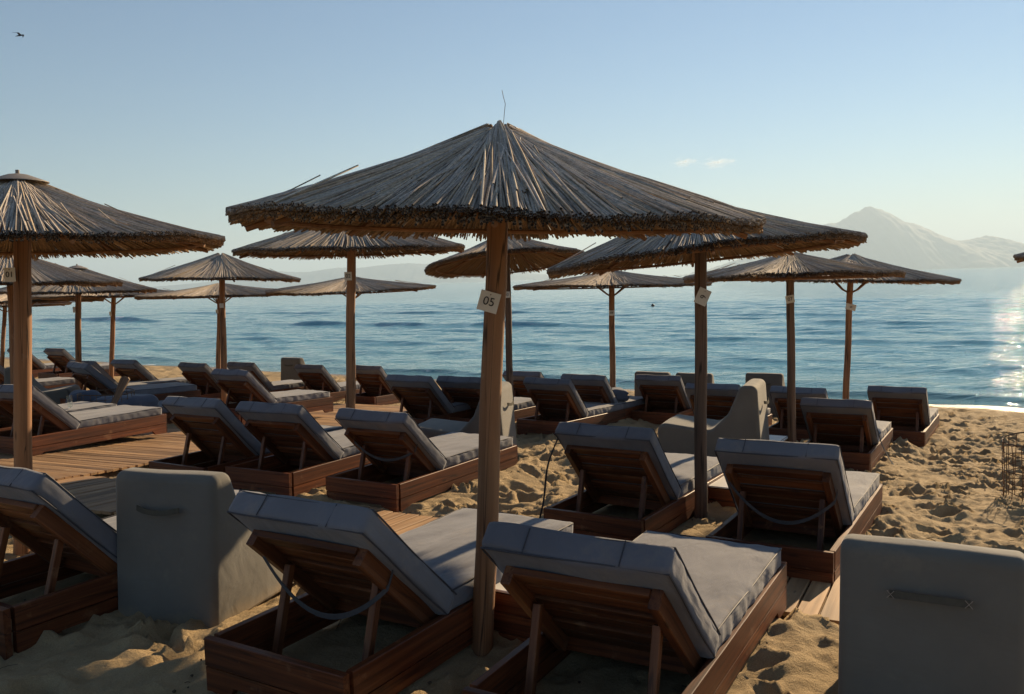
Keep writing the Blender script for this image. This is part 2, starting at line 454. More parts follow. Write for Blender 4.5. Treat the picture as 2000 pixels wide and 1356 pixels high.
# ------------------------------------------------------------------ sand
def graded(segs):
    out = [segs[0][0]]
    for a, b, st in segs:
        n = max(1, int(round((b - a) / st))); out += list(np.linspace(a, b, n + 1)[1:])
    return np.array(out)
def grow(a, b, st, k):
    out = []; x = a; sg = 1 if b > a else -1
    while (b - x) * sg > 0:
        st *= k; x += st * sg; out.append(x)
    out[-1] = b
    return out
gx = graded([(-16, -5, .065), (-5, 5.5, .028), (5.5, 8, .04)])
gx = np.array(list(reversed(grow(-16, -420, .08, 1.12))) + list(gx) + grow(8, 420, .06, 1.12))
gy = graded([(1.6, 8, .022), (8, 14, .036), (14, 31, .07)])
gy = np.array(list(reversed(grow(1.6, -400, .05, 1.15))) + list(gy) + grow(31, 420, .1, 1.12))
X, Y = np.meshgrid(gx, gy, indexing='ij')
Hh = ground(X, Y)
S = X * SEA_N[0] + Y * SEA_N[1]
# calm areas: walkways
def walk_mask(x, y, m=.05):
    d = (W2_B - W2_A).normalized(); n = Vector((-d.y, d.x))
    a = (x - W2_A.x) * d.x + (y - W2_A.y) * d.y; b = -((x - W2_A.x) * n.x + (y - W2_A.y) * n.y)
    k2 = (a > -m) & (a < (W2_B - W2_A).length + m) & (b > -m) & (b < W2_W + m)
    d1 = Vector((math.sin(R(W1_H)), math.cos(R(W1_H)))); t1 = Vector((math.cos(R(W1_H)), -math.sin(R(W1_H))))
    a = (x - W1_A.x) * d1.x + (y - W1_A.y) * d1.y; b = (x - W1_A.x) * t1.x + (y - W1_A.y) * t1.y
    k1 = (a > -.4 - m) & (a < W1_L + m) & (b < m) & (b > -W1_W - m)
    return k1, k2
k1, k2 = walk_mask(X, Y, .10)
amp = smooth(18.0, 16.6, S) * .9 + .1
amp *= np.where(S > -6, 1, .5)
rough_h = np.zeros_like(Hh)
near = (X > -17) & (X < 9) & (Y > 1) & (Y < 32)
xs, ys = X[near], Y[near]
wx = xs + .12 * perlin(xs * 2.3, ys * 2.3, 21); wy = ys + .12 * perlin(xs * 2.3, ys * 2.3, 22)
nn = .042 * perlin(wx * 1.7, wy * 1.7, 1) + .038 * (.45 - np.abs(perlin(wx * 3.1, wy * 3.1, 2))) + .042 * (.4 - np.abs(perlin(wx * 6.3, wy * 6.3, 4))) \
    + .016 * perlin(wx * 13, wy * 13, 6) + .006 * perlin(xs * 28, ys * 28, 8)
berm = smooth(11.5, 14, S[near]) * smooth(17.6, 16.8, S[near])
nn = nn * (1 + .35 * berm) + berm * .045 * (.4 - np.abs(perlin(wx * 2.1, wy * 2.1, 9)))
rough_h[near] = nn
# footprints
def pits(n, xr, yr):
    global rough_h
    for _ in range(n):
        px, py = random.uniform(*xr), random.uniform(*yr)
        sp = px * SEA_N[0] + py * SEA_N[1]
        if sp > 16.8: continue
        ang = random.gauss(R(HD), .9); L = random.uniform(.10, .17); W = random.uniform(.05, .09); dp = random.uniform(.022, .062)
        i0, i1 = np.searchsorted(gx, (px - .42, px + .42)); j0, j1 = np.searchsorted(gy, (py - .42, py + .42))
        if i1 - i0 < 3 or j1 - j0 < 3: continue
        xx = X[i0:i1, j0:j1] - px; yy = Y[i0:i1, j0:j1] - py
        a = (xx * math.sin(ang) + yy * math.cos(ang)) / L; b = (xx * math.cos(ang) - yy * math.sin(ang)) / W
        q = np.sqrt(a * a + b * b)
        rough_h[i0:i1, j0:j1] += dp * (-1.0 * np.exp(-(q ** 4)) + .5 * np.exp(-((q - 1.4) / .30) ** 2))
pits(1100, (-5, 8), (1.6, 12)); pits(600, (-16, -2), (5, 24)); pits(400, (-2, 9), (8, 17))
def step(px, py, ang, dp):
    global rough_h
    for (fo_, L, W, k) in ((.065, .085, .052, 1.0), (-.075, .058, .042, 1.15)):
        cx, cy = px + fo_ * math.sin(ang), py + fo_ * math.cos(ang)
        i0, i1 = np.searchsorted(gx, (cx - .3, cx + .3)); j0, j1 = np.searchsorted(gy, (cy - .3, cy + .3))
        if i1 - i0 < 3 or j1 - j0 < 3: continue
        xx = X[i0:i1, j0:j1] - cx; yy = Y[i0:i1, j0:j1] - cy
        a = (xx * math.sin(ang) + yy * math.cos(ang)) / L; b = (xx * math.cos(ang) - yy * math.sin(ang)) / W
        q = np.sqrt(a * a + b * b)
        rough_h[i0:i1, j0:j1] += dp * k * (-1.0 * np.exp(-(q ** 5)) + .42 * np.exp(-((q - 1.32) / .24) ** 2) * (1 - .5 * np.clip(a, -1, 1)))
for _ in range(70):
    x0, y0 = random.uniform(-3, 7), random.uniform(2, 13); ang = random.uniform(0, 6.28)
    for k in range(random.randint(4, 9)):
        ang += random.gauss(0, .12); x0 += .62 * math.sin(ang); y0 += .62 * math.cos(ang); sd = .11 * (1 if k % 2 else -1)
        if x0 * SEA_N[0] + y0 * SEA_N[1] > 16.3: break
        step(x0 + sd * math.cos(ang), y0 - sd * math.sin(ang), ang + random.gauss(0, .15), random.uniform(.03, .06))
Hh = Hh + rough_h * amp * np.where(k1 | k2, .12, 1.0)
# inside lounger frames and under chairs the sand is calmer
for (ox, oy, oz, hh) in TERR:
    d, t = hdv(hh)
    a = (X - ox) * d.x + (Y - oy) * d.y; b = (X - ox) * t.x + (Y - oy) * t.y
    ins = (a > -.01) & (a < 1.9) & (np.abs(b) < .39)
    Hh[ins] = oz + .04 + (Hh[ins] - oz - .035) * .35
Hh = np.where(k1 | k2, np.minimum(Hh, base_h(X, Y) + .05 * perlin(X * .28, Y * .28, 3) + .03 * perlin(X * .7, Y * .7, 5) - np.where(k1, .03, -.012)), Hh)
nx_, ny_ = len(gx), len(gy)
V = np.stack([X, Y, Hh], -1).reshape(-1, 3)
idx = np.arange(nx_ * ny_).reshape(nx_, ny_)
Fq = np.stack([idx[:-1, :-1], idx[1:, :-1], idx[1:, 1:], idx[:-1, 1:]], -1).reshape(-1, 4)
def big_mesh(name, V, Fq, mat):
    me = bpy.data.meshes.new(name)
    me.vertices.add(len(V)); me.vertices.foreach_set('co', V.astype(np.float32).ravel())
    me.loops.add(len(Fq) * 4); me.loops.foreach_set('vertex_index', Fq.astype(np.int32).ravel())
    me.polygons.add(len(Fq)); me.polygons.foreach_set('loop_start', np.arange(0, len(Fq) * 4, 4, dtype=np.int32))
    me.update(calc_edges=True); me.polygons.foreach_set('use_smooth', np.ones(len(Fq), bool)); me.materials.append(MAT[mat]); return me
me = big_mesh('sand', V, Fq, 'sand')
wetv = smooth(16.75, 17.5, S + .35 * perlin(X * .4, Y * .4, 12)).reshape(-1)
at_ = me.color_attributes.new('wet', 'FLOAT_COLOR', 'POINT')
at_.data.foreach_set('color', np.repeat(np.stack([wetv, wetv, wetv, np.ones_like(wetv)], -1).astype(np.float32), 1, 0).ravel())
tag(link('sand_beach', me), 'trodden yellow sand beach sloping to the water', 'sand', kind='structure')
def gz(x, y): return float(ground(np.array([x]), np.array([y]))[0])

# ------------------------------------------------------------------ sea
gu = np.array(list(np.arange(16.9, 28, .11)) + list(np.arange(28, 80, .18)) + grow(79.9, 30000, .18, 1.045))
gv = np.arange(-60, 10, .21)
gv = np.array(list(reversed(grow(gv[0], -30000, .21, 1.045))) + list(gv) + grow(gv[-1], 30000, .21, 1.05))
U, Vv = np.meshgrid(gu, gv, indexing='ij')
hu = np.gradient(gu)[:, None]; hv = np.gradient(gv)[None, :]
wz = np.zeros_like(U)
lim = (U < 900) & (np.abs(Vv) < 1200)
Ul, Vl = U[lim], Vv[lim]; hul = np.broadcast_to(hu, U.shape)[lim]; hvl = np.broadcast_to(hv, U.shape)[lim]
acc = np.zeros_like(Ul)
for k in range(54):
    lam = math.exp(random.uniform(math.log(.6), math.log(9)))
    th = random.gauss(0, .55); ku = 2 * math.pi / lam * math.cos(th); kv = 2 * math.pi / lam * math.sin(th)
    A = .0054 * lam * random.uniform(.5, 1.3) * (1.0 if lam < 3 else .5)
    cell = np.hypot(hul * math.cos(th), hvl * math.sin(th))
    fade = 1 - smooth(lam * .16, lam * .34, cell)
    m = np.clip(.55 + 1.2 * perlin(Ul / (lam * 3.2), Vl / (lam * 5), 30 + k), 0, 1.6)
    ph = ku * Ul + kv * Vl + random.uniform(0, 6.28) + .8 * perlin(Ul / (lam * 2.5), Vl / (lam * 2.5), 80 + k)
    acc += A * fade * m * (np.sin(ph) + .28 * np.cos(2 * ph))
sho = smooth(17.6, 23, Ul); acc *= .18 + .82 * sho
foam = np.zeros_like(Ul)
def ridge(u0_, v0, v1, h, w, fo=0.0, seed=0):
    """an incoming wave crest at distance u0 from the origin of the shore axis, running from v0 to v1"""
    global acc, foam
    vm = (v0 + v1) / 2; vh = (v1 - v0) / 2
    env = smooth(1.15, .55, np.abs(Vl - vm) / vh) * (.75 + .8 * perlin(Vl / 6, Vl * 0, seed + 3))
    w = w * .8; x = Ul - u0_ - 1.6 * perlin(Vl / 13, Vl * 0, seed) - .35 * perlin(Vl / 2.6, Vl * 0, seed + 1)
    sh_ = np.where(x < 0, np.exp(-(x / (w * .55)) ** 2), np.exp(-(x / (w * 1.5)) ** 2))
    acc += h * .75 * env * sh_
    if fo: foam = np.maximum(foam, fo * env * np.exp(-((x + .25 * w) / (w * .7)) ** 2) * np.clip(.5 + 1.4 * perlin(Vl / 1.7, Ul / .8, seed + 6), 0, 1))
ridge(41.2, -52, -18, .34, 1.1, 0, 1); ridge(37.0, -31, -17, .20, 1.0, 0, 2); ridge(46.5, -14, -3, .22, 1.0, 0, 3); ridge(33.5, -15, 3, .15, .8, 0, 11)
ridge(44.5, -86, -62, .48, 1.3, .95, 4); ridge(58, -90, -30, .24, 1.4, 0, 5); ridge(54, -30, -8, .16, 1.2, 0, 6); ridge(29, -40, -8, .14, .9, 0, 7)
ridge(25, -16, 4, .12, .7, 0, 10)
ridge(20.1, -45, -24, .17, .5, .85, 8); ridge(19.6, -24, 6, .12, .45, .7, 9)
edge = np.exp(-((Ul - 18.25 - .5 * perlin(Vl / 3.3, Vl * 0, 51)) / .28) ** 2)
foam = np.maximum(foam, (.22 + .6 * smooth(-20, -30, Vl)) * edge * np.clip(.5 + 1.3 * perlin(Ul / .5, Vl / .9, 52), 0, 1))
wz[lim] = acc
Pxy = U[..., None] * SEA_N + Vv[..., None] * SEA_T
V = np.concatenate([Pxy, (SEA_Z + wz)[..., None]], -1).reshape(-1, 3)
idx = np.arange(U.size).reshape(U.shape)
Fq = np.stack([idx[:-1, :-1], idx[:-1, 1:], idx[1:, 1:], idx[1:, :-1]], -1).reshape(-1, 4)
me = big_mesh('sea', V, Fq, 'water')
shal = np.zeros_like(U); shal[lim] = np.exp(-np.clip(Ul - 18.2, 0, 60) / 3.0) * .8 + np.clip(acc * .5, 0, .25) * (Ul > 30)
fo = np.zeros_like(U); fo[lim] = foam
at_ = me.color_attributes.new('shore', 'FLOAT_COLOR', 'POINT')
at_.data.foreach_set('color', np.stack([shal, fo, shal * 0, shal * 0 + 1], -1).astype(np.float32).ravel())
o = tag(link('sea', me), 'blue sea with low waves coming in to the beach', 'sea', kind='structure')
if me.polygons[0].normal.z < 0: me.flip_normals()

# ------------------------------------------------------------------ mountains
def mountain(name, label, crest, y0, depth, ext, seed):
    xs = np.array([c[0] for c in crest]); zs = np.array([c[1] for c in crest])
    ux = np.linspace(xs[0] - ext[0], xs[-1] + ext[1], 420); uy = np.linspace(-depth, depth, 61)
    A, B = np.meshgrid(ux, uy, indexing='ij')
    xs2 = np.concatenate([[xs[0] - ext[0]], xs, [xs[-1] + ext[1]]]); zs2 = np.concatenate([[-40], zs, [-40]])
    P = np.interp(A, xs2, zs2)
    sc = zs.max()
    spur = perlin(A / (sc * .7), B / (sc * 1.4), seed)
    hgt = P * (1 - np.abs(B / depth) ** 1.15 * (1 + .25 * spur)) + sc * .035 * perlin(A / (sc * .16), B / (sc * .16), seed + 1) * (np.abs(B) > depth * .04) + sc * .022 * perlin(A / (sc * .09), A * 0, seed + 2) + sc * .007 * perlin(A / (sc * .035), A * 0, seed + 3)
    hgt = np.minimum(hgt, P + sc * .008)
    V = np.stack([A, B + y0, hgt - 3 - sc * .10 * (np.abs(B / depth) > .97)], -1).reshape(-1, 3)
    idx = np.arange(A.size).reshape(A.shape)
    Fq = np.stack([idx[:-1, :-1], idx[1:, :-1], idx[1:, 1:], idx[:-1, 1:]], -1).reshape(-1, 4)
    o = link(name, big_mesh(name, V, Fq, 'mountain_rock')); tag(o, label, 'mountain', kind='structure'); return o
mountain('mountain', 'hazy pointed mountain across the water at right',
  [(3300, 250), (3800, 430), (4204, 574), (4345, 654), (4557, 683), (4640, 735), (4697, 770), (4760, 812), (4838, 832), (4905, 868), (4979, 890), (5040, 862), (5120, 840), (5215, 792), (5297, 752), (5417, 667), (5615, 626), (5721, 568), (5899, 472), (6041, 405), (6130, 384), (6218, 379), (6394, 402), (6570, 439), (6711, 421), (6854, 361), (7032, 251), (7300, 120)], 12000, 1700, (900, 400), 2)
mountain('mountain', 'faint low blue mountain range across the water at left of centre',
  [(-5200, 120), (-4600, 200), (-4027, 275), (-3851, 255), (-3499, 240), (-2965, 305), (-2613, 288), (-2080, 335), (-1726, 348), (-1462, 324), (-1019, 340), (-580, 262), (0, 150), (600, 90)], 15000, 1300, (2500, 1500), 5)

# ------------------------------------------------------------------ boardwalks
def boardwalk(name, label, A, ax, ay, length, width, pitch, pw, zoff, name_plank):
    """planks across ax (long axis); ay = plank direction, A = corner"""
    root = empty(name, (A.x, A.y, gz(A.x, A.y))); tag(root, label, 'boardwalk')
    n = int(length / pitch)
    for i in range(n):
        c = A + ax * (pitch * (i + .5)) + ay * (width / 2)
        ends = [c - ay * width / 2, c + ay * width / 2]
        zz = [float(base_h(e.x, e.y) + .05 * perlin(e.x * .28, e.y * .28, 3) + .03 * perlin(e.x * .7, e.y * .7, 5)) + zoff for e in ends]
        d3 = Vector((ay.x * width, ay.y * width, zz[1] - zz[0]))
        cc = Vector((c.x, c.y, sum(zz) / 2 + random.uniform(-.003, .003))) - root.location
        jit = random.uniform(-.012, .012)
        o = board(name_plank, root, cc + Vector((ay.x, ay.y, 0)) * jit, d3, Vector((ax.x, ax.y, random.uniform(-.012, .012) + (0))), round(width + random.choice((-.02, 0, .015)), 3), pw, .024, 'deck_wood')
    # two bearers under the planks
    for k in (.18, .82):
        a = A + ay * (width * k); b = a + ax * length
        za, zb = [float(base_h(p.x, p.y)) + zoff - .045 for p in (a, b)]
        L = Vector((b.x - a.x, b.y - a.y, zb - za))
        board('bearer', root, Vector(((a.x + b.x) / 2, (a.y + b.y) / 2, (za + zb) / 2)) - root.location, L, Vector((ay.x, ay.y, 0)), L.length, .07, .04, 'deck_wood')
    return root
d2 = (W2_B - W2_A).normalized(); n2 = Vector((d2.y, -d2.x))
if n2.y > 0: n2 = -n2
boardwalk('boardwalk', 'plank boardwalk crossing the sand between the front and second lounger rows', W2_A, d2, n2, (W2_B - W2_A).length, W2_W, .118, .106, .045, 'plank')
d1 = Vector((math.sin(R(W1_H)), math.cos(R(W1_H)))); t1 = Vector((-math.cos(R(W1_H)), math.sin(R(W1_H))))
boardwalk('boardwalk', 'sunlit slatted boardwalk running toward the water at left', W1_A - d1 * .25, d1, t1, W1_L, W1_W, .098, .074, .06, 'slat')

# ------------------------------------------------------------------ loungers
LW, LL = .76, 1.90
HY, HZ = .66, .225                                     # hinge of the backrest
BV = Vector((0, -.723, .691)); BN = Vector((0, .691, .723))   # up the backrest, out of its face
PIV = Vector((0, HY, HZ))
def seat_fn(seed):
    def fn(V):
        up = smooth(-.02, .05, V[:, 2])
        V[:, 2] += up * (.012 * (1 - (V[:, 0] / .6) ** 2) * (1 - (V[:, 1] / .37) ** 4) + .010 * perlin(V[:, 0] * 3 + seed * 7, V[:, 1] * 4, seed))
        ridge_ = (.35 - np.abs(perlin(V[:, 0] * 2.2 + seed * 3, V[:, 1] * 6.5 + V[:, 0] * 2, seed + 5)))
        V[:, 2] += up * .011 * ridge_
        side = (np.abs(V[:, 1]) > .33)
        V[:, 1] += side * np.sign(V[:, 1]) * .011 * perlin(V[:, 0] * 14, V[:, 2] * 9 + V[:, 0] * 6, seed + 9)
        return V
    return fn
def back_fn(seed):
    def fn(V):
        V[:, 2] += .016 * perlin(V[:, 0] * 3.4 + seed * 5, V[:, 1] * 3.4, seed + 2) + .014 * (1 - (V[:, 1] / .38) ** 2) * smooth(0, .05, V[:, 2])
        V[:, 0] += .020 * perlin(V[:, 1] * 3 + seed * 3, V[:, 2] * 3, seed + 4) * (np.abs(V[:, 0]) > .25)
        V[:, 0] += .012 * (np.abs(V[:, 1]) / .37) ** 2 * (V[:, 0] > .25)
        V[:, 1] += (np.abs(V[:, 1]) > .33) * np.sign(V[:, 1]) * .005 * perlin(V[:, 0] * 12, V[:, 2] * 9, seed + 9)
        return V
    return fn
SEATM = [bm_mesh(rounded_box(1.20, .735, .095, .016, 46, 30, 5, seat_fn(k)), 'mattress_cloth') for k in range(4)]
BACKM = [bm_mesh(rounded_box(.74, .745, .105, .018, 30, 30, 5, back_fn(k)), 'mattress_cloth') for k in range(4)]
def loop_rect(a, b, z, n=14, w=0.0, seed=0):
    pts = []
    for (p, q) in (((-a, -b), (a, -b)), ((a, -b), (a, b)), ((a, b), (-a, b)), ((-a, b), (-a, -b))):
        for i in range(n):
            t = i / n; x = p[0] + (q[0] - p[0]) * t; y = p[1] + (q[1] - p[1]) * t
            pts.append((x, y, z + w * math.sin(seed + x * 9 + y * 7)))
    return pts
def piping_mesh(a, b, z, seed):
    V, F = tube_geo(loop_rect(a, b, z, w=.003, seed=seed), .0042, 5, True)
    me = bpy.data.meshes.new('piping'); me.from_pydata([tuple(v) for v in V], [], F); me.update(); me.materials.append(MAT['piping']); return me
PIPE_SEAT = piping_mesh(.594, .3635, .044, 1); PIPE_BACK_T = piping_mesh(.364, .3685, .049, 2); PIPE_BACK_B = piping_mesh(.364, .3685, -.049, 3)
seamV, seamF = tube_geo([(0, 0, z) for z in np.linspace(-.05, .05, 5)], .0028, 4)
me = bpy.data.meshes.new('seam'); me.from_pydata([tuple(v) for v in seamV], [], seamF); me.update(); me.materials.append(MAT['piping']); SEAM = me

def make_lounger(flat=False):
    root = empty('sun_lounger', (0, 0, 0))
    ex, ey, ez = Vector((1, 0, 0)), Vector((0, 1, 0)), Vector((0, 0, 1))
    # side rails, two boards each
    for sx in (-1, 1):
        x = sx * (LW / 2 - .0175)
        board('side_board', root, (x, LL / 2 + .0175, .201), ey, ez, LL - .038, .118, .035, 'frame_wood')
        L = LL - .038
        prof = [(-L / 2, -.06), (-L / 2 + .16, -.06), (-L / 2 + .20, -.012), (L / 2 - .20, -.012), (L / 2 - .16, -.06), (L / 2, -.06), (L / 2, .058), (-L / 2, .058)]
        prism('side_board', prof, .033, 'frame_wood', root, frame_M((x, LL / 2 + .0175, .080), ey, ez))
    for y in (.0, LL):
        board('end_board', root, (0, y, .203), ex, ez, LW - .004, .118, .034, 'frame_wood')
        prof = [(-.376, -.06), (-.25, -.06), (-.215, .0), (.215, .0), (.25, -.06), (.376, -.06), (.376, .06), (-.376, .06)]
        prism('end_board', prof, .032, 'frame_wood', root, frame_M((0, y, .081), ex, ez))
    board('cross_rail', root, (0, .26, .075), ex, ez, LW - .075, .06, .03, 'frame_wood')
    board('cross_rail', root, (0, .70, .185), ex, ez, LW - .075, .07, .03, 'frame_wood')
    for i in range(6):
        board('seat_slat', root, (0, .80 + i * .19, .238), ex, ey, LW - .08, .10, .018, 'panel_wood')
    if not flat:
        bv, bn = BV, BN
    else:
        bv, bn = Vector((0, -1, 0)), Vector((0, 0, 1))
    for sx in (-1, 1):
        board('backrest_stile', root, PIV + ex * sx * .295 + bv * .30 - bn * .022, bv, bn, .64, .075, .042, 'panel_wood')
    top = board('backrest_rail', root, PIV + bv * .598 - bn * .005, ex, bv, .545, .065, .030, 'panel_wood')
    for i in range(5):
        board('backrest_slat', root, PIV + bv * (.05 + i * .106) + bn * (.004 - .006 * (i % 2)), ex, bv, .545, .080, .018, 'panel_wood')
    if not flat:
        for sx in (-1, 1):
            a = PIV + ex * sx * .247 + bv * .40 - bn * .03; b = Vector((sx * .247, .235, .07))
            board('prop_leg', root, (a + b) / 2, a - b, ex, (a - b).length, .034, .036, 'panel_wood')
    sm = link('seat_mattress', SEATM[0], root, frame_M((0, 1.265, .305), ey, -ex)); link('piping', PIPE_SEAT, sm)
    if not flat:
        bmx = link('back_mattress', BACKM[0], root, frame_M(PIV + bv * .385 + bn * .066 + Vector((0, .0, .0)), bv, ex))
        link('piping', PIPE_BACK_T, bmx); link('piping', PIPE_BACK_B, bmx)
        link('seam', SEAM, bmx, Matrix.Translation((.374, -.19, 0))); link('seam', SEAM, bmx, Matrix.Translation((.374, .19, 0)))
    return root
PROTO = make_lounger()
def strap(root, style):
    if style in ('hang', 'hang2'):
        A = PIV + Vector((-.30, 0, 0)) + BV * .52 - BN * .055; B = PIV + Vector((.325, 0, 0)) + BV * .42 - BN * .05
        sag = .16 if style == 'hang' else .10; pts = []
        for i in range(19):
            t = i / 18; p = A.lerp(B, t); p.z -= sag * (1 - (2 * t - 1) ** 2); p -= BN * .03 * math.sin(math.pi * t); pts.append(p)
        pts = [PIV + Vector((-.325, 0, 0)) + BV * .50 + BN * .0] + pts + [PIV + Vector((.335, 0, 0)) + BV * .45 + BN * .01]
        ribbon('strap', pts, [Vector((0, -.002, .024))] * len(pts), .003, 'strap', root)
    elif style == 'left':
        A = PIV + Vector((-.385, 0, 0)) + BV * .66 + BN * .06; pts = [A + BN * .02]
        E_ = Vector((-.43, .0, .16))
        for i in range(14):
            t = i / 13; p = A.lerp(E_, t) + Vector((-.02 * math.sin(t * 3.1), -.03 * math.sin(t * 6), 0)); pts.append(p)
        ribbon('strap', pts, [Vector((0, .026, .004))] * len(pts), .003, 'strap', root)
    elif style == 'right':
        A = PIV + Vector((.385, 0, 0)) + BV * .30 + BN * .03
        pts = [A, Vector((.40, .55, .36)), Vector((.41, .60, .28)), Vector((.44, .62, .21)), Vector((.49, .60, .12)), Vector((.54, .56, .06)), Vector((.56, .50, .045)), Vector((.52, .44, .04)), Vector((.46, .42, .04))]
        ribbon('strap', pts, [Vector((.004, .026, .004))] * len(pts), .003, 'strap', root)
first = True
for k, (x, y, z, h, tilt, st, label) in enumerate(LOUNGERS):
    o = PROTO if first else copy_tree(PROTO)
    first = False
    o.location = (x, y, z); o.rotation_euler = (-R(tilt), 0, -R(h))
    tag(o, label, 'sun lounger', 'wooden sun loungers set out in rows on the sand')
    for c in o.children:
        if c.name.startswith('seat_mattress'): c.data = SEATM[k % 4]
        if c.name.startswith('back_mattress'): c.data = BACKM[(k * 3 + 1) % 4]
    if k > 1:
        da = random.uniform(-3.5, 3.0); Rm = Matrix.Translation(PIV) @ Matrix.Rotation(R(da), 4, 'X') @ Matrix.Translation(-PIV)
        for c in o.children:
            if c.name.startswith('back'): c.matrix_basis = Rm @ c.matrix_basis
    STRAPS = globals().setdefault('STRAPS', []); STRAPS.append((o, st))
for o, st in STRAPS:
    if st: strap(o, st)
fl = make_lounger(True)
fl.location = FLAT[:3]; fl.rotation_euler = (-R(FLAT[4]), 0, -R(FLAT[3])); tag(fl, FLAT[5], 'sun lounger', 'wooden sun loungers set out in rows on the sand')

def folded(name, label, loc, rz, L, W, T, seed, cat='cushion'):
    def fn(V):
        V[:, 2] += T * .20 * perlin(V[:, 0] * 4 + seed, V[:, 1] * 4, seed) + T * .25 * (1 - (V[:, 0] / (L * .6)) ** 2) * (V[:, 2] > 0)
        V[:, 0] += .05 * perlin(V[:, 2] * 5, V[:, 1] * 5 + seed, seed + 1)
        V[:, 1] += .04 * perlin(V[:, 0] * 5 + seed, V[:, 2] * 5, seed + 2)
        crease = np.abs(V[:, 2] - .1 * T) < T * .12
        V[:, 0] -= np.sign(V[:, 0]) * crease * .03
        return V
    me = bm_mesh(rounded_box(L, W, T, T * .38, 30, 20, 12, fn), 'blue_cloth')
    o = link(name, me); o.location = loc; o.rotation_euler = (0, 0, rz); tag(o, label, cat); return o
d_, t_ = hdv(31)
p = Vector(FLAT[:3]) + d_ * .42
folded('folded_mattress', 'dark blue folded mattress heaped on the flat lounger', (p.x, p.y, FLAT[2] + .37), -R(31) + R(90), .72, .72, .24, 4, 'mattress')
folded('folded_cushion', 'dark blue cushion folded beside the wire bin', (-6.35, 12.75, -.05), R(20), .50, .40, .36, 8)
p = Vector((.95, 12.90, -.63)) + hdv(33)[0] * 1.0 + hdv(33)[1] * .12
folded('folded_cushion', 'dark blue cushion folded on the lounger mattress by post 04', (p.x, p.y, -.63 + .42), R(10), .42, .34, .16, 12)

# ------------------------------------------------------------------ foam lounge chairs
def round_poly(pts, rads, seg=6):
    out = []; n = len(pts)
    for i in range(n):
        p0, p1, p2 = (Vector(pts[i - 1]), Vector(pts[i]), Vector(pts[(i + 1) % n])); r_ = rads[i]
        a = (p0 - p1).normalized(); b = (p2 - p1).normalized(); ang = a.angle(b); d = r_ / math.tan(ang / 2)
        if r_ < 1e-4: out.append(p1[:]); continue
        s_, e_ = p1 + a * d, p1 + b * d; c = p1 + (a + b).normalized() * (r_ / math.sin(ang / 2))
        v0, v1 = s_ - c, e_ - c; sw = v0.angle_signed(v1)
        for k in range(seg + 1):
            t = -sw * k / seg; q = Vector((v0.x * math.cos(t) - v0.y * math.sin(t), v0.x * math.sin(t) + v0.y * math.cos(t)))
            out.append((c + q)[:])
    return out
CW = .62
prof = [(0.0, 0.0), (.94, 0.0), (.96, .42), (.46, .36), (.30, .52), (.19, .78), (.05, .775)]
PP = round_poly(prof, [.02, .03, .08, .09, .12, .065, .055])
def chair_mesh(seed):
    bm = bmesh.new()
    f_ = bm.faces.new([bm.verts.new((-CW / 2, p[0], p[1])) for p in PP])
    ret = bmesh.ops.extrude_face_region(bm, geom=[f_])
    for v in ret['geom']:
        if isinstance(v, bmesh.types.BMVert): v.co.x += CW
    bmesh.ops.recalc_face_normals(bm, faces=bm.faces)
    caps = [q for q in bm.faces if len(q.verts) > 10]
    ed = list({e for q in caps for e in q.edges})
    bmesh.ops.bevel(bm, geom=ed, offset=.038, segments=5, profile=.5, affect='EDGES')
    # lengthwise cuts and a little foam softness
    side = [e for e in bm.edges if abs(e.verts[0].co.x - e.verts[1].co.x) > .3]
    bmesh.ops.subdivide_edges(bm, edges=side, cuts=9, use_grid_fill=True)
    for v in bm.verts:
        n_ = float(perlin(np.array([v.co.y * 3 + v.co.x * 2 + seed]), np.array([v.co.z * 3]), seed)[0])
        if v.co.z > .05: v.co += v.normal * n_ * .014
    bm.normal_update()
    return bm_mesh(bm, 'chair_cloth', True, 45)
CHM = [chair_mesh(k) for k in range(3)]
def chair(x, y, z, h, label, k, stitch=False, sc=1.0):
    o = empty('foam_chair', (x, y, z), -R(h)); o.scale = (sc, sc, sc); tag(o, label, 'lounge chair', 'grey foam lounge chairs')
    b = link('body', CHM[k % 3], o)
    zc = .61; pts = []
    for i in range(13):
        t = i / 12; xx = -.13 + .26 * t
        pts.append((xx, .022 - .016 - .018 * math.sin(math.pi * t) ** .6 * (1 if not stitch else .25), zc + (.0 if stitch else -.016 * math.sin(math.pi * t))))
    ribbon('handle', pts, [Vector((0, .003, .027))] * len(pts), .005, 'chair_strap', o)
    if stitch:
        for sx in (-.125, .125):
            for d in (-1, 1):
                tube('stitch', [(sx - .012, -.003, zc - .014 * d), (sx + .012, -.003, zc + .014 * d)], .0012, 'thread', o, sides=4)
    zip_ = loop_rect(.0, .0, 0)
    return o
chair(-1.80, 4.26, -.035, 19, 'grey foam chair with a sagging strap handle, between the two left front loungers', 0)
chair(1.45, 2.98, -.105, 28, 'grey foam chair at the bottom right corner, stitched handle on its back', 1, True)
chair(-.03, 9.62, -.40, -78, 'grey foam chair seen side-on behind the post numbered 05, facing left', 2, sc=1.16)
chair(2.70, 9.15, -.39, -66, 'grey foam chair turned side-on between the posts numbered 6 and 07', 0, sc=1.16)
chair(-5.20, 20.0, -.76, 31, 'far grey foam chair at the water edge left of the post numbered 02', 1)
chair(2.33, 14.65, -.74, 31, 'left of the two adjoining foam chairs by the water near post 6', 2)
chair(2.98, 14.30, -.74, 30, 'right of the two adjoining foam chairs by the water near post 6', 0)
chair(4.15, 14.30, -.77, 31, 'lone grey foam chair by the water left of the post numbered 07', 1)
chair(-7.85, 13.4, -.22, 78, 'grey foam chair at the left edge, behind the posts', 2)

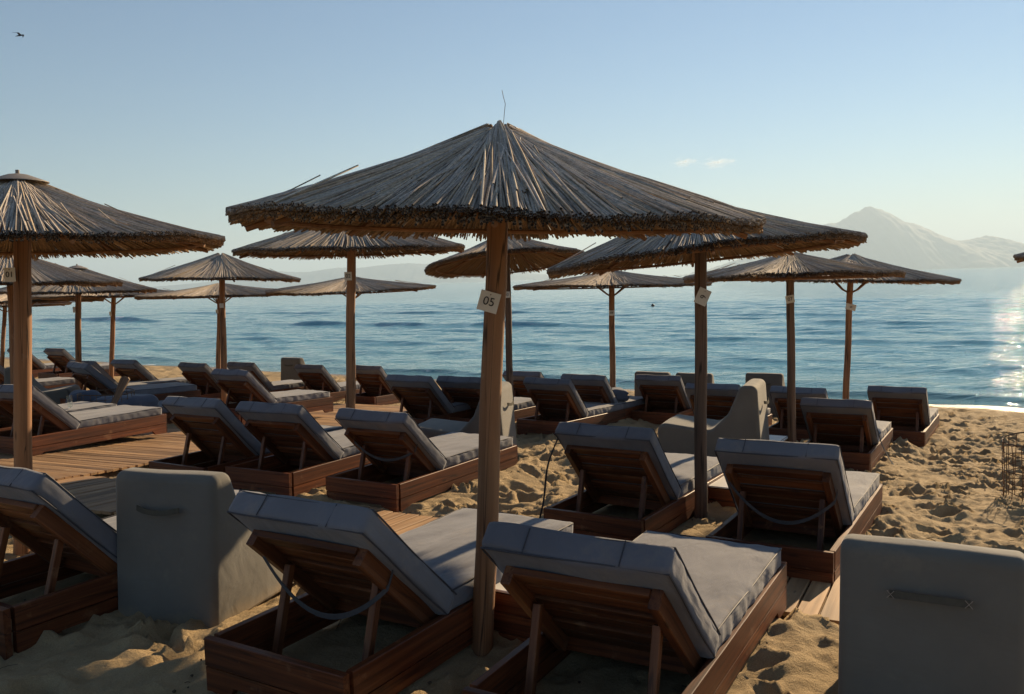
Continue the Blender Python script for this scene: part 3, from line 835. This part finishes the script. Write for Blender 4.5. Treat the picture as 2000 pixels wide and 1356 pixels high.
# ------------------------------------------------------------------ side tables
def side_table(x, y, z, h, label, w=.40, dpt=.46, hh=.30):
    o = empty('side_table', (x, y, z), -R(h)); tag(o, label, 'side table', 'low wooden side tables')
    ex, ey, ez = Vector((1, 0, 0)), Vector((0, 1, 0)), Vector((0, 0, 1))
    for i in range(3):
        zz = .0 + .05 + i * .094
        for yy in (0, dpt): board('panel_board', o, (0, yy, zz), ex, ez, w, .091, .02, 'frame_wood')
        for xx in (-w / 2 + .010, w / 2 - .010): board('panel_board', o, (xx, dpt / 2, zz), ey, ez, dpt - .022, .091, .019, 'frame_wood')
    board('table_top', o, (0, dpt / 2, hh - .003), ex, ey, w + .02, dpt + .03, .012, 'table_top')
    return o
side_table(-.10, 3.93, -.06, 31.5, 'low wooden side table with white top behind the post numbered 05')
side_table(1.62, 6.72, -.30, 31.5, 'low wooden side table with white top beside the post numbered 6')
side_table(2.78, 9.55, -.48, 31.5, 'low wooden side table by the foot of the post numbered 07', .36, .4, .28)
side_table(-1.64, 8.3, -.29, 31, 'low wooden side table half hidden at the foot of the post numbered 02', .36, .36, .3)

# ------------------------------------------------------------------ reed parasols
def reed_cloud(Rad, rise, n_top, n_low, seed, rag=.05, steep=.35, sides=4):
    rg = np.random.default_rng(seed)
    def zprof(r):          # r 0..1 -> height above the rim
        return rise * ((1 - r) * (1 - steep) + steep * (1 - r) ** 2.2)
    def build(n, kind):
        Vs = []; Fs = []; Cs = []; off = 0
        for i in range(n):
            a = rg.uniform(0, 2 * np.pi); tw = rg.normal(0, .022)
            layer = rg.uniform(0, 1)
            if kind == 'top':
                r1 = 1.0 - abs(rg.normal(0, .008)) + rg.uniform(-.008, .006)
                r0 = rg.choice([.055, .09, .16, .28, .42, .55], p=[.11, .13, .18, .22, .20, .16]) * rg.uniform(.7, 1.25)
                lift = .010 + .026 * layer * min(1, .45 + r0)
                rad = rg.uniform(.0036, .0058)
                tone = rg.uniform(.6, 1.2); warm = rg.uniform(0, 1) ** 2.0
                c = np.array([.51, .455, .40]) * (1 - warm) + np.array([.55, .44, .31]) * warm
                if rg.uniform() < .03: c = np.array([.60, .54, .44])
            else:
                r1 = .985 - abs(rg.normal(0, .008)) + .006; r0 = rg.choice([.03, .1, .3, .5]) * rg.uniform(.8, 1.2)
                lift = -.008 + .014 * layer
                rad = rg.uniform(.0038, .006); tone = rg.uniform(.6, 1.2)
                c = np.array([.40, .27, .16])
            c = c * tone
            stray = kind == 'top' and r0 > .5 and rg.uniform() < .02
            segs = 3
            bend = rg.normal(0, .0055); wob = 1 + .035 * math.sin(3 * a + seed) + .025 * math.sin(7 * a + 2 * seed); sag = .014 * math.sin(2 * a + seed * 1.7) + .007 * math.sin(9 * a + seed); P = []
            for k in range(segs + 1):
                t = k / segs; r_ = r0 + (r1 - r0) * t; aa = a + tw * (t - 1) * (1 - .3 * t) / max(r_, .25)
                z = zprof(r_) * wob + lift * (1 - .25 * (1 - t)) + bend * math.sin(math.pi * t) + sag * r_ ** 2
                if stray: z += .045 * (1 - t) ** 2
                if kind == 'low' and k == segs: z -= (rg.uniform(0, 1) ** 2) * rag * .5
                P.append((r_ * Rad * math.cos(aa), r_ * Rad * math.sin(aa), z))
            taper = rg.uniform(.65, 1.0)
            P = np.array(P)
            er = np.array([math.cos(a), math.sin(a), 0]); et = np.array([-math.sin(a), math.cos(a), 0]); ez_ = np.array([0, 0, 1.])
            for k in range(segs + 1):
                rd = rad * (taper + (1 - taper) * k / segs)
                for q in range(sides):
                    an = 2 * math.pi * q / sides + .3
                    Vs.append(P[k] + (et * math.cos(an) + ez_ * math.sin(an)) * rd)
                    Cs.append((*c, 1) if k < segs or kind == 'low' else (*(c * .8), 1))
            for k in range(segs):
                for q in range(sides):
                    Fs.append((off + k * sides + q, off + k * sides + (q + 1) % sides, off + (k + 1) * sides + (q + 1) % sides, off + (k + 1) * sides + q))
            Fs.append(tuple(off + q for q in range(sides - 1, -1, -1)))
            # closed cut end, coloured dark for the shade inside a hollow reed
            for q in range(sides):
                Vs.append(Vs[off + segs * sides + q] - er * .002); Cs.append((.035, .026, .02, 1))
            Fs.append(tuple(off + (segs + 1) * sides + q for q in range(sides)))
            off += (segs + 2) * sides
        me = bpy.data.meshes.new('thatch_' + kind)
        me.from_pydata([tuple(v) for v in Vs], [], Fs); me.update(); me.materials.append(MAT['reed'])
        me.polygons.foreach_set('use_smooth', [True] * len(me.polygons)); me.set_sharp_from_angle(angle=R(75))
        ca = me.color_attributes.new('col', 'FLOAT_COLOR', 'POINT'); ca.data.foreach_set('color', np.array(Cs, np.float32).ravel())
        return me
    return build(n_top, 'top'), build(n_low, 'low'), zprof

CAN = {}
CAN['A'] = reed_cloud(1.17, .43, 3600, 2100, 1, sides=5, steep=.12)
CAN['B'] = reed_cloud(1.22, .43, 3000, 1700, 2, steep=.2)
CAN['C'] = reed_cloud(1.24, .43, 2300, 1400, 3, steep=.2)
CAN['D'] = reed_cloud(1.60, .24, 2600, 1600, 4, steep=.3)
CRAD = {'A': 1.17, 'B': 1.22, 'C': 1.24, 'D': 1.60}
_ring = {}
def canopy_parts(root, key, Mc, struts=False, cap=False, scl=1.0):
    top, low, zp = CAN[key]; Rd = CRAD[key]
    S_ = Mc @ Matrix.Diagonal((scl, scl, 1, 1))
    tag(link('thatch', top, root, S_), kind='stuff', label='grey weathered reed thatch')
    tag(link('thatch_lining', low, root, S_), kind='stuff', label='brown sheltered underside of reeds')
    if key not in _ring:
        V, F = tube_geo([(Rd * .86 * math.cos(a), Rd * .86 * math.sin(a), float(zp(.86)) - .045) for a in np.linspace(0, 2 * math.pi, 48, endpoint=False)], .011, 6, True)
        m1 = bpy.data.meshes.new('hoop'); m1.from_pydata([tuple(v) for v in V], [], F); m1.update(); m1.materials.append(MAT['ring_wood'])
        V, F = tube_geo([(r_ * Rd, 0, float(zp(r_)) - .034) for r_ in (.04, .3, .6, .97)], [.02, .018, .016, .013], 6)
        m2 = bpy.data.meshes.new('rib'); m2.from_pydata([tuple(v) for v in V], [], F); m2.update(); m2.materials.append(MAT['ring_wood'])
        _ring[key] = (m1, m2)
    m1, m2 = _ring[key]
    link('hoop', m1, root, S_)
    for i in range(8): link('rib', m2, root, S_ @ Matrix.Rotation(math.pi / 8 + i * math.pi / 4, 4, 'Z'))
    if struts:
        if key + 's' not in _ring:
            V, F = tube_geo([(.035, 0, -.17), (.10, 0, -.13), (.42, 0, float(zp(.26)) - .06)], .013, 6)
            m = bpy.data.meshes.new('strut'); m.from_pydata([tuple(v) for v in V], [], F); m.update(); m.materials.append(MAT['ring_wood']); _ring[key + 's'] = m
        for i in range(6): link('strut', _ring[key + 's'], root, S_ @ Matrix.Rotation(.3 + i * math.pi / 3, 4, 'Z'))
    if cap:
        n = 24; V = []; zt = float(zp(0)) + .012
        for (r_, z_) in ((.0, zt + .022), (.06, zt + .012), (.175, zt - .03), (.177, zt - .035), (.06, zt + .004)):
            V += [(r_ * math.cos(2 * math.pi * k / n), r_ * math.sin(2 * math.pi * k / n), z_) for k in range(n)]
        F = [(i * n + k, i * n + (k + 1) % n, (i + 1) * n + (k + 1) % n, (i + 1) * n + k) for i in range(4) for k in range(n)]
        co = mesh_obj('cap', V, F, 'cap_metal', root, Mc, True, 40)
        tube('finial', [(0, 0, zt + .01), (0, 0, zt + .042)], .012, 'cap_metal', co, sides=8)

FONT_CACHE = {}
def text_mesh(txt):
    if txt in FONT_CACHE: return FONT_CACHE[txt]
    cu = bpy.data.curves.new('numeral', 'FONT'); cu.body = txt; cu.align_x = 'CENTER'; cu.align_y = 'CENTER'; cu.extrude = .004; cu.size = 1
    ob = bpy.data.objects.new('numeral', cu); COL.objects.link(ob)
    dg = bpy.context.evaluated_depsgraph_get(); me = bpy.data.meshes.new_from_object(ob.evaluated_get(dg))
    bpy.data.objects.remove(ob); me.materials.clear(); me.materials.append(MAT['ink']); FONT_CACHE[txt] = me; return me

GROUP_U = 'reed parasols over the loungers'
def parasol(label, base, rim, key, Rd, tilt_r=0, tilt_b=0, pole_r=.05, cap=False, struts=False, card=None, spin=0, pole='pole_wood', wire=False):
    """base and rim are world points: foot of the post and centre of the canopy's rim plane"""
    root = empty('reed_parasol', base); tag(root, label, 'parasol', GROUP_U)
    B = Vector(base); T = Vector(rim); rel = T - B; ax = rel.normalized(); scl = Rd / CRAD[key]
    rise = float(CAN[key][2](0)); Ltop = rel.length + rise * .9; n = 9
    path = [ax * (-.35 + (Ltop + .35) * i / n) for i in range(n + 1)]
    # the post is modelled along its own z so the grain follows it
    q = ax.to_track_quat('Z', 'Y').to_matrix().to_4x4()
    V, F = tube_geo([(0.004 * math.sin(i * 1.3 + base[0]), .004 * math.cos(i * 1.7 + base[1]), -.35 + (Ltop + .35) * i / n) for i in range(n + 1)], [pole_r * (1.06 - .12 * i / n) for i in range(n + 1)], 16)
    mesh_obj('post', V, F, pole, root, q, True, 60)
    Mc = Matrix.Translation(rel) @ Matrix.Rotation(R(tilt_r), 4, 'Y') @ Matrix.Rotation(R(-tilt_b), 4, 'X') @ Matrix.Rotation(spin, 4, 'Z')
    canopy_parts(root, key, Mc, struts, cap, scl)
    if card:
        txt, pos, w, h, rot, trot, tsize = card
        dx, zc = pos; pc = ax * ((zc - B.z) / ax.z) + Vector((dx, -(pole_r + .012), 0))
        Mk = Matrix.Translation(pc) @ Matrix.Rotation(math.pi / 2, 4, 'X') @ Matrix.Rotation(R(-rot), 4, 'Z')
        c = link('number_card', board_mesh(w, h, .004, 'card', .001), root, Mk)
        if txt:
            link('numeral', text_mesh(txt), c, Matrix.Translation((0, 0, .0035)) @ Matrix.Rotation(R(-trot), 4, 'Z') @ Matrix.Diagonal((tsize, tsize, .3, 1)))
        Vn, Fn = tube_geo([(0, h * .36, .001), (0, h * .36, .005)], .003, 8)
        mesh_obj('nail', Vn, Fn, 'nail', c)
        Vn, Fn = tube_geo([(0, 0, -.06), (0, 0, -.001)], .004, 6)
        mesh_obj('peg', Vn, Fn, 'nail', c)
    if wire:
        tube('top_wire', [Mc @ Vector(p) for p in ((.02, 0, rise - .02), (.026, 0, rise + .06), (.03, .0, rise + .10), (.02, 0, rise + .13), (.014, 0, rise + .155))], .0013, 'wire', root, sides=5)
    return root

parasol('big reed parasol in the centre foreground on the leaning post numbered 05', (-.175, 3.80, -.05), (-.05, 3.80, 1.90), 'A', 1.125, 2.4, -1.6, .048,
  card=('05', (-.024, 1.58), .088, .088, 17, 0, .052), spin=.4, wire=True)
parasol('near left reed parasol with a metal cap, post numbered 01', (-3.21, 5.50, -.04), (-3.07, 5.50, 1.96), 'B', 1.22, 0, 0, .052, cap=True,
  card=('01', (-.045, 1.79), .07, .088, 0, 0, .05), spin=1.1)
parasol('reed parasol on the post numbered 02, behind the big central one', (-1.80, 9.30, -.30), (-1.69, 9.30, 2.01), 'C', 1.22, 0, 0, .05,
  card=('02', (-.02, 1.76), .078, .09, 0, 0, .056), spin=2)
parasol('reed parasol on the post numbered 6, right of the central one', (1.395, 6.45, -.24), (1.42, 6.45, 1.80), 'B', 1.153, -4.2, 2.0, .047,
  card=('6', (.0, 1.51), .093, .12, 25, 80, .06), spin=2.6, pole='grey_pole_wood')
parasol('reed parasol tipped back on the thin grey post numbered 03', (-.045, 11.60, -.50), (-.036, 11.60, 1.88), 'C', 1.105, -3.8, 6.5, .045,
  card=('03', (-.012, 1.48), .086, .082, -2, 0, .053), spin=3.1, pole='grey_pole_wood')
parasol('reed parasol on the post numbered 07 at right', (2.985, 9.20, -.46), (2.97, 9.20, 1.63), 'D', 1.12, 0, 0, .043,
  card=('07', (-.022, 1.39), .091, .082, -10, 0, .054), spin=.9, pole='grey_pole_wood')
parasol('wide flat reed parasol on the post numbered 04', (1.68, 14.5, -.71), (1.69, 14.5, 1.535), 'D', 1.655, 0, 0, .05, struts=True,
  card=('04', (-.01, 1.08), .088, .085, 0, 0, .056), spin=.2)
parasol('wide reed parasol farthest right, tilted card on its thin post', (5.41, 14.0, -.77), (5.49, 14.0, 1.50), 'C', 1.60, 2.4, 0, .05, struts=True,
  card=('8', (.0, 1.09), .165, .10, 14, 75, .05), spin=1.0)
parasol('small reed parasol with a pointed top, nearer of the two close posts', (-4.88, 14.50, -.48), (-4.81, 14.50, 1.81), 'C', 1.285, 2, 0, .05,
  card=('', (.005, 1.38), .07, .075, 0, 0, .04), spin=4.0)
parasol('wide flat reed parasol behind the post numbered 02', (-3.08, 16.5, -.66), (-3.01, 16.5, 1.57), 'D', 1.60, 0, -1.5, .05, struts=True, spin=2.2)
parasol('wide flat reed parasol behind the pointed one at the two close posts', (-6.09, 17.7, -.62), (-5.93, 17.7, 1.52), 'D', 1.62, 0, 0, .05, struts=True,
  card=('', (-.03, 1.2), .05, .08, 0, 0, .04), spin=3.3)
parasol('reed parasol with a small metal cap at far left', (-7.60, 15.0, -.41), (-7.47, 15.0, 1.67), 'C', 1.27, 1.2, 0, .05, cap=True,
  card=('', (-.04, 1.37), .045, .1, 0, 0, .04), spin=5.0)
parasol('far flat reed parasol between the capped one and the two close posts', (-8.89, 19.0, -.59), (-8.69, 19.0, 1.56), 'D', 1.60, 0, 0, .05, struts=True,
  card=('', (-.03, 1.18), .05, .09, 0, 0, .04), spin=.7)
parasol('reed parasol just behind the one numbered 01', (-6.38, 11.0, -.23), (-6.32, 11.0, 1.79), 'B', 1.30, 1.5, 0, .05, spin=3.7)
parasol('far flat reed parasol reaching out behind the post numbered 01', (-11.11, 19.5, -.53), (-10.96, 19.5, 1.49), 'D', 1.66, .5, 0, .05, struts=True, spin=1.9)
parasol('farthest flat reed parasol at the left edge', (-13.08, 22.0, -.60), (-12.83, 22.0, 1.39), 'D', 1.52, 1, 0, .05, struts=True, spin=2.8)
parasol('reed parasol beyond the right edge, only its rim tip in the picture', (6.70, 9.0, -.60), (6.63, 9.0, 1.74), 'C', 1.225, 0, 0, .05, spin=1.4)

# ------------------------------------------------------------------ small things
def wire_bin(x, y, z, rad, hgt, label, lean=0, seed=1):
    o = empty('wire_bin', (x, y, z)); o.rotation_euler = (lean, -lean * .6, 0); tag(o, label, 'wire bin')
    parts = []; rn = random.Random(seed)
    n = 22
    for i in range(n):
        a = 2 * math.pi * i / n + rn.uniform(-.03, .03)
        parts.append(tube_geo([((rad + rn.uniform(-.012, .012)) * math.cos(a), (rad + rn.uniform(-.012, .012)) * math.sin(a), hgt * t) for t in (-.1, .3, .65, 1.0)], .0042, 4))
    V, F = join_geo(parts); mesh_obj('upright_wires', V, F, 'wire', o)
    for k in range(8):
        zz = hgt * k / 7
        tube('wire_hoop', [((rad + .01 * math.sin(a * 3 + k)) * math.cos(a), (rad + .01 * math.sin(a * 3 + k)) * math.sin(a), zz + .012 * math.sin(a * 2 + k * 1.7)) for a in np.linspace(0, 2 * math.pi, 28, endpoint=False)], .004 if k < 7 else .007, 'wire', o, sides=4, closed=True)
    return o
wire_bin(-5.95, 12.55, gz(-5.95, 12.55), .38, .58, 'rusty wire mesh bin among the loungers at left', 0, 2)
wire_bin(4.74, 7.75, gz(4.74, 7.75) - .05, .27, .62, 'rusty wire mesh bin on open sand at the right edge', R(5), 5)
# weathered plank leaning on the bin
a = Vector((-5.78, 11.95, gz(-5.78, 11.95) - .05)); b = Vector((-5.42, 12.1, .46))
prof = [(-.42, -.03), (-.3, -.035), (.1, -.04), (.3, -.07), (.38, -.075), (.42, -.05), (.43, .02), (.41, .055), (.3, .05), (.1, .035), (-.42, .025)]
o = prism('driftwood_plank', prof, .03, 'driftwood', None, frame_M((a + b) / 2, b - a, Vector((1, -.2, -.3))))
tag(o, 'weathered driftwood plank leaning upright against the wire bin at left', 'driftwood')
# drinking glass on a mattress
d_, t_ = hdv(28.5); p = Vector((-6.52, 10.05, 0)) + d_ * 1.25 + t_ * .27
gl = []
for (r_, z_) in ((.001, .003), (.026, .003), (.031, .10), (.0335, .16), (.031, .16), (.0285, .10), (.023, .012), (.001, .012)):
    gl += [(r_ * math.cos(2 * math.pi * k / 20), r_ * math.sin(2 * math.pi * k / 20), z_) for k in range(20)]
F = [(i * 20 + k, i * 20 + (k + 1) % 20, (i + 1) * 20 + (k + 1) % 20, (i + 1) * 20 + k) for i in range(7) for k in range(20)]
o = mesh_obj('drinking_glass', gl, F, 'glass', None, Matrix.Translation((p.x, p.y, -.17 + .365)), True, 40)
tag(o, 'clear drinking glass standing on a grey mattress at left', 'glass')
# crumpled paper bag by the table
bm = rounded_box(.11, .07, .24, .01, 8, 6, 14, lambda V: V + .022 * np.stack([perlin(V[:, 1] * 18, V[:, 2] * 14, 61), perlin(V[:, 0] * 18, V[:, 2] * 14, 62), perlin(V[:, 0] * 22, V[:, 1] * 22, 63) * (V[:, 2] > .05) * 2], -1))
o = link('paper_bag', bm_mesh(bm, 'paper', False)); o.location = (1.72, 6.42, gz(1.72, 6.42) + .115); o.rotation_euler = (R(6), R(-9), R(-20))
tag(o, 'crumpled white paper bag on the sand by the post numbered 6', 'paper bag')
# buoy
bu = []
for (r_, z_) in ((.001, -.12), (.11, -.08), (.16, .02), (.13, .12), (.05, .17), (.03, .18), (.03, .24), (.001, .25)):
    bu += [(r_ * math.cos(2 * math.pi * k / 16), r_ * math.sin(2 * math.pi * k / 16), z_) for k in range(16)]
F = [(i * 16 + k, i * 16 + (k + 1) % 16, (i + 1) * 16 + (k + 1) % 16, (i + 1) * 16 + k) for i in range(7) for k in range(16)]
o = mesh_obj('buoy', bu, F, 'buoy_dark', None, Matrix.Translation((12.46, 76, -.93)), True); tag(o, 'small dark buoy floating far out on the sea', 'buoy')
# bird
V, F = join_geo([tube_geo([(-.17, 0, .0), (-.09, 0, .008), (0, 0, .012), (.07, 0, .012), (.10, 0, .016), (.13, 0, .012)], [.006, .018, .026, .018, .016, .003], 8)])
bd = mesh_obj('bird', V, F, 'bird_dark', None, Matrix.Translation((-16.32, 30, 10.36)) @ Matrix.Rotation(R(-6), 4, 'Y'), True)
tag(bd, 'small dark bird gliding in the sky at upper left', 'bird')
for sy in (-1, 1):
    mesh_obj('wing', [(.05, .01 * sy, .015), (-.04, .01 * sy, .015), (-.02, .17 * sy, .05), (.05, .16 * sy, .05), (-.10, .32 * sy, .03), (.05, .01 * sy, .022), (-.04, .01 * sy, .022), (-.02, .17 * sy, .056), (.05, .16 * sy, .056), (-.10, .32 * sy, .034)],
      [(0, 1, 2, 3), (3, 2, 4), (8, 7, 6, 5), (9, 7, 8), (0, 3, 8, 5), (3, 4, 9, 8), (4, 2, 7, 9), (2, 1, 6, 7), (1, 0, 5, 6)], 'bird_dark', bd)
# bits of dry seagrass, straw and pebbles
parts = []; cols = []
rn = random.Random(5)
for i in range(1500):
    if i < 900: x, y = rn.uniform(-4, 7), rn.uniform(2.2, 12)
    else: x, y = rn.uniform(-13, 6), rn.uniform(8, 22)
    s_ = x * SEA_N[0] + y * SEA_N[1]
    if s_ > 16.6: continue
    i0 = min(max(np.searchsorted(gx, x), 1), nx_ - 1); j0 = min(max(np.searchsorted(gy, y), 1), ny_ - 1)
    z = max(Hh[i0, j0], Hh[i0 - 1, j0 - 1]) + .003
    if rn.random() < .55:
        a = rn.uniform(0, 6.28); L = rn.uniform(.02, .10) * (1 if rn.random() < .9 else 2.2)
        parts.append(tube_geo([(x - L / 2 * math.cos(a), y - L / 2 * math.sin(a), z + .002), (x, y, z + .006), (x + L / 2 * math.cos(a), y + L / 2 * math.sin(a), z + .002)], rn.uniform(.001, .0028), 4))
        c = (.30, .22, .12, 1) if rn.random() < .4 else (.07, .05, .03, 1); cols += [c] * 12
    else:
        r_ = rn.uniform(.003, .008); v, q = tube_geo([(x, y, z - r_ * .5), (x + r_ * .3, y, z + r_ * .2), (x, y, z + r_ * .6)], [r_, r_ * 1.1, r_ * .4], 6)
        parts.append((v, q)); cols += [(.10, .075, .05, 1)] * 18
V, F = join_geo(parts)
o = mesh_obj('beach_debris', V, F, 'reed'); ca = o.data.color_attributes.new('col', 'FLOAT_COLOR', 'POINT'); ca.data.foreach_set('color', np.array(cols, np.float32).ravel())
tag(o, 'scattered straw, seagrass bits and pebbles on the sand', 'debris', kind='stuff')

# ------------------------------------------------------------------ haze over the sea
HAZE = 1.0e-4
V = [(x, y, z) for z in (-25, 960) for (x, y) in ((-31000, -31000), (31000, -31000), (31000, 31000), (-31000, 31000))]
F = [(3, 2, 1, 0), (4, 5, 6, 7), (0, 1, 5, 4), (1, 2, 6, 5), (2, 3, 7, 6), (3, 0, 4, 7)]
m = bpy.data.materials.new('haze'); m.use_nodes = True; t = m.node_tree; t.nodes.clear()
ou = t.nodes.new('ShaderNodeOutputMaterial'); pv = t.nodes.new('ShaderNodeVolumePrincipled')
pv.inputs['Color'].default_value = (.55, .69, .83, 1); pv.inputs['Density'].default_value = HAZE; pv.inputs['Anisotropy'].default_value = .22
t.links.new(pv.outputs[0], ou.inputs['Volume']); MAT['haze'] = m
o = mesh_obj('haze', V, F, 'haze'); tag(o, 'thin sea haze over the whole bay', 'haze', kind='stuff')

# ------------------------------------------------------------------ wisps of cloud beyond the haze
m = bpy.data.materials.new('cloud'); m.use_nodes = True; t = m.node_tree; t.nodes.clear()
ou = t.nodes.new('ShaderNodeOutputMaterial'); pv = t.nodes.new('ShaderNodeVolumePrincipled')
tc = t.nodes.new('ShaderNodeTexCoord'); ns = t.nodes.new('ShaderNodeTexNoise'); ns.inputs['Scale'].default_value = 2.4; ns.inputs['Detail'].default_value = 4
ln = t.nodes.new('ShaderNodeVectorMath'); ln.operation = 'LENGTH'
def mnode(op, a, b):
    x = t.nodes.new('ShaderNodeMath'); x.operation = op
    for i, v in enumerate((a, b)):
        if hasattr(v, 'is_linked'): t.links.new(v, x.inputs[i])
        else: x.inputs[i].default_value = v
    return x.outputs[0]
t.links.new(tc.outputs['Object'], ln.inputs[0]); t.links.new(tc.outputs['Object'], ns.inputs['Vector'])
fall = mnode('SUBTRACT', 1.0, ln.outputs['Value'])
den = mnode('MAXIMUM', mnode('SUBTRACT', mnode('MULTIPLY', mnode('ADD', ns.outputs[0], mnode('MULTIPLY', fall, .35)), 1.0), .62), 0.0)
t.links.new(mnode('MULTIPLY', den, 5e-3), pv.inputs['Density'])
pv.inputs['Color'].default_value = (1, 1, 1, 1); pv.inputs['Anisotropy'].default_value = .2
t.links.new(pv.outputs[0], ou.inputs['Volume']); MAT['cloud'] = m
for (cx, cz, sx, sz, lab) in ((8150, 4330, 900, 260, 'small pale wisp of cloud above the horizon, larger right one'), (6850, 4380, 650, 220, 'small pale wisp of cloud above the horizon, fainter left one')):
    bm = bmesh.new(); bmesh.ops.create_icosphere(bm, subdivisions=3, radius=1)
    o = link('cloud', bm_mesh(bm, 'cloud')); o.location = (cx, 34000, cz); o.scale = (sx, 700, sz)
    tag(o, lab, 'cloud', 'wisps of cloud')
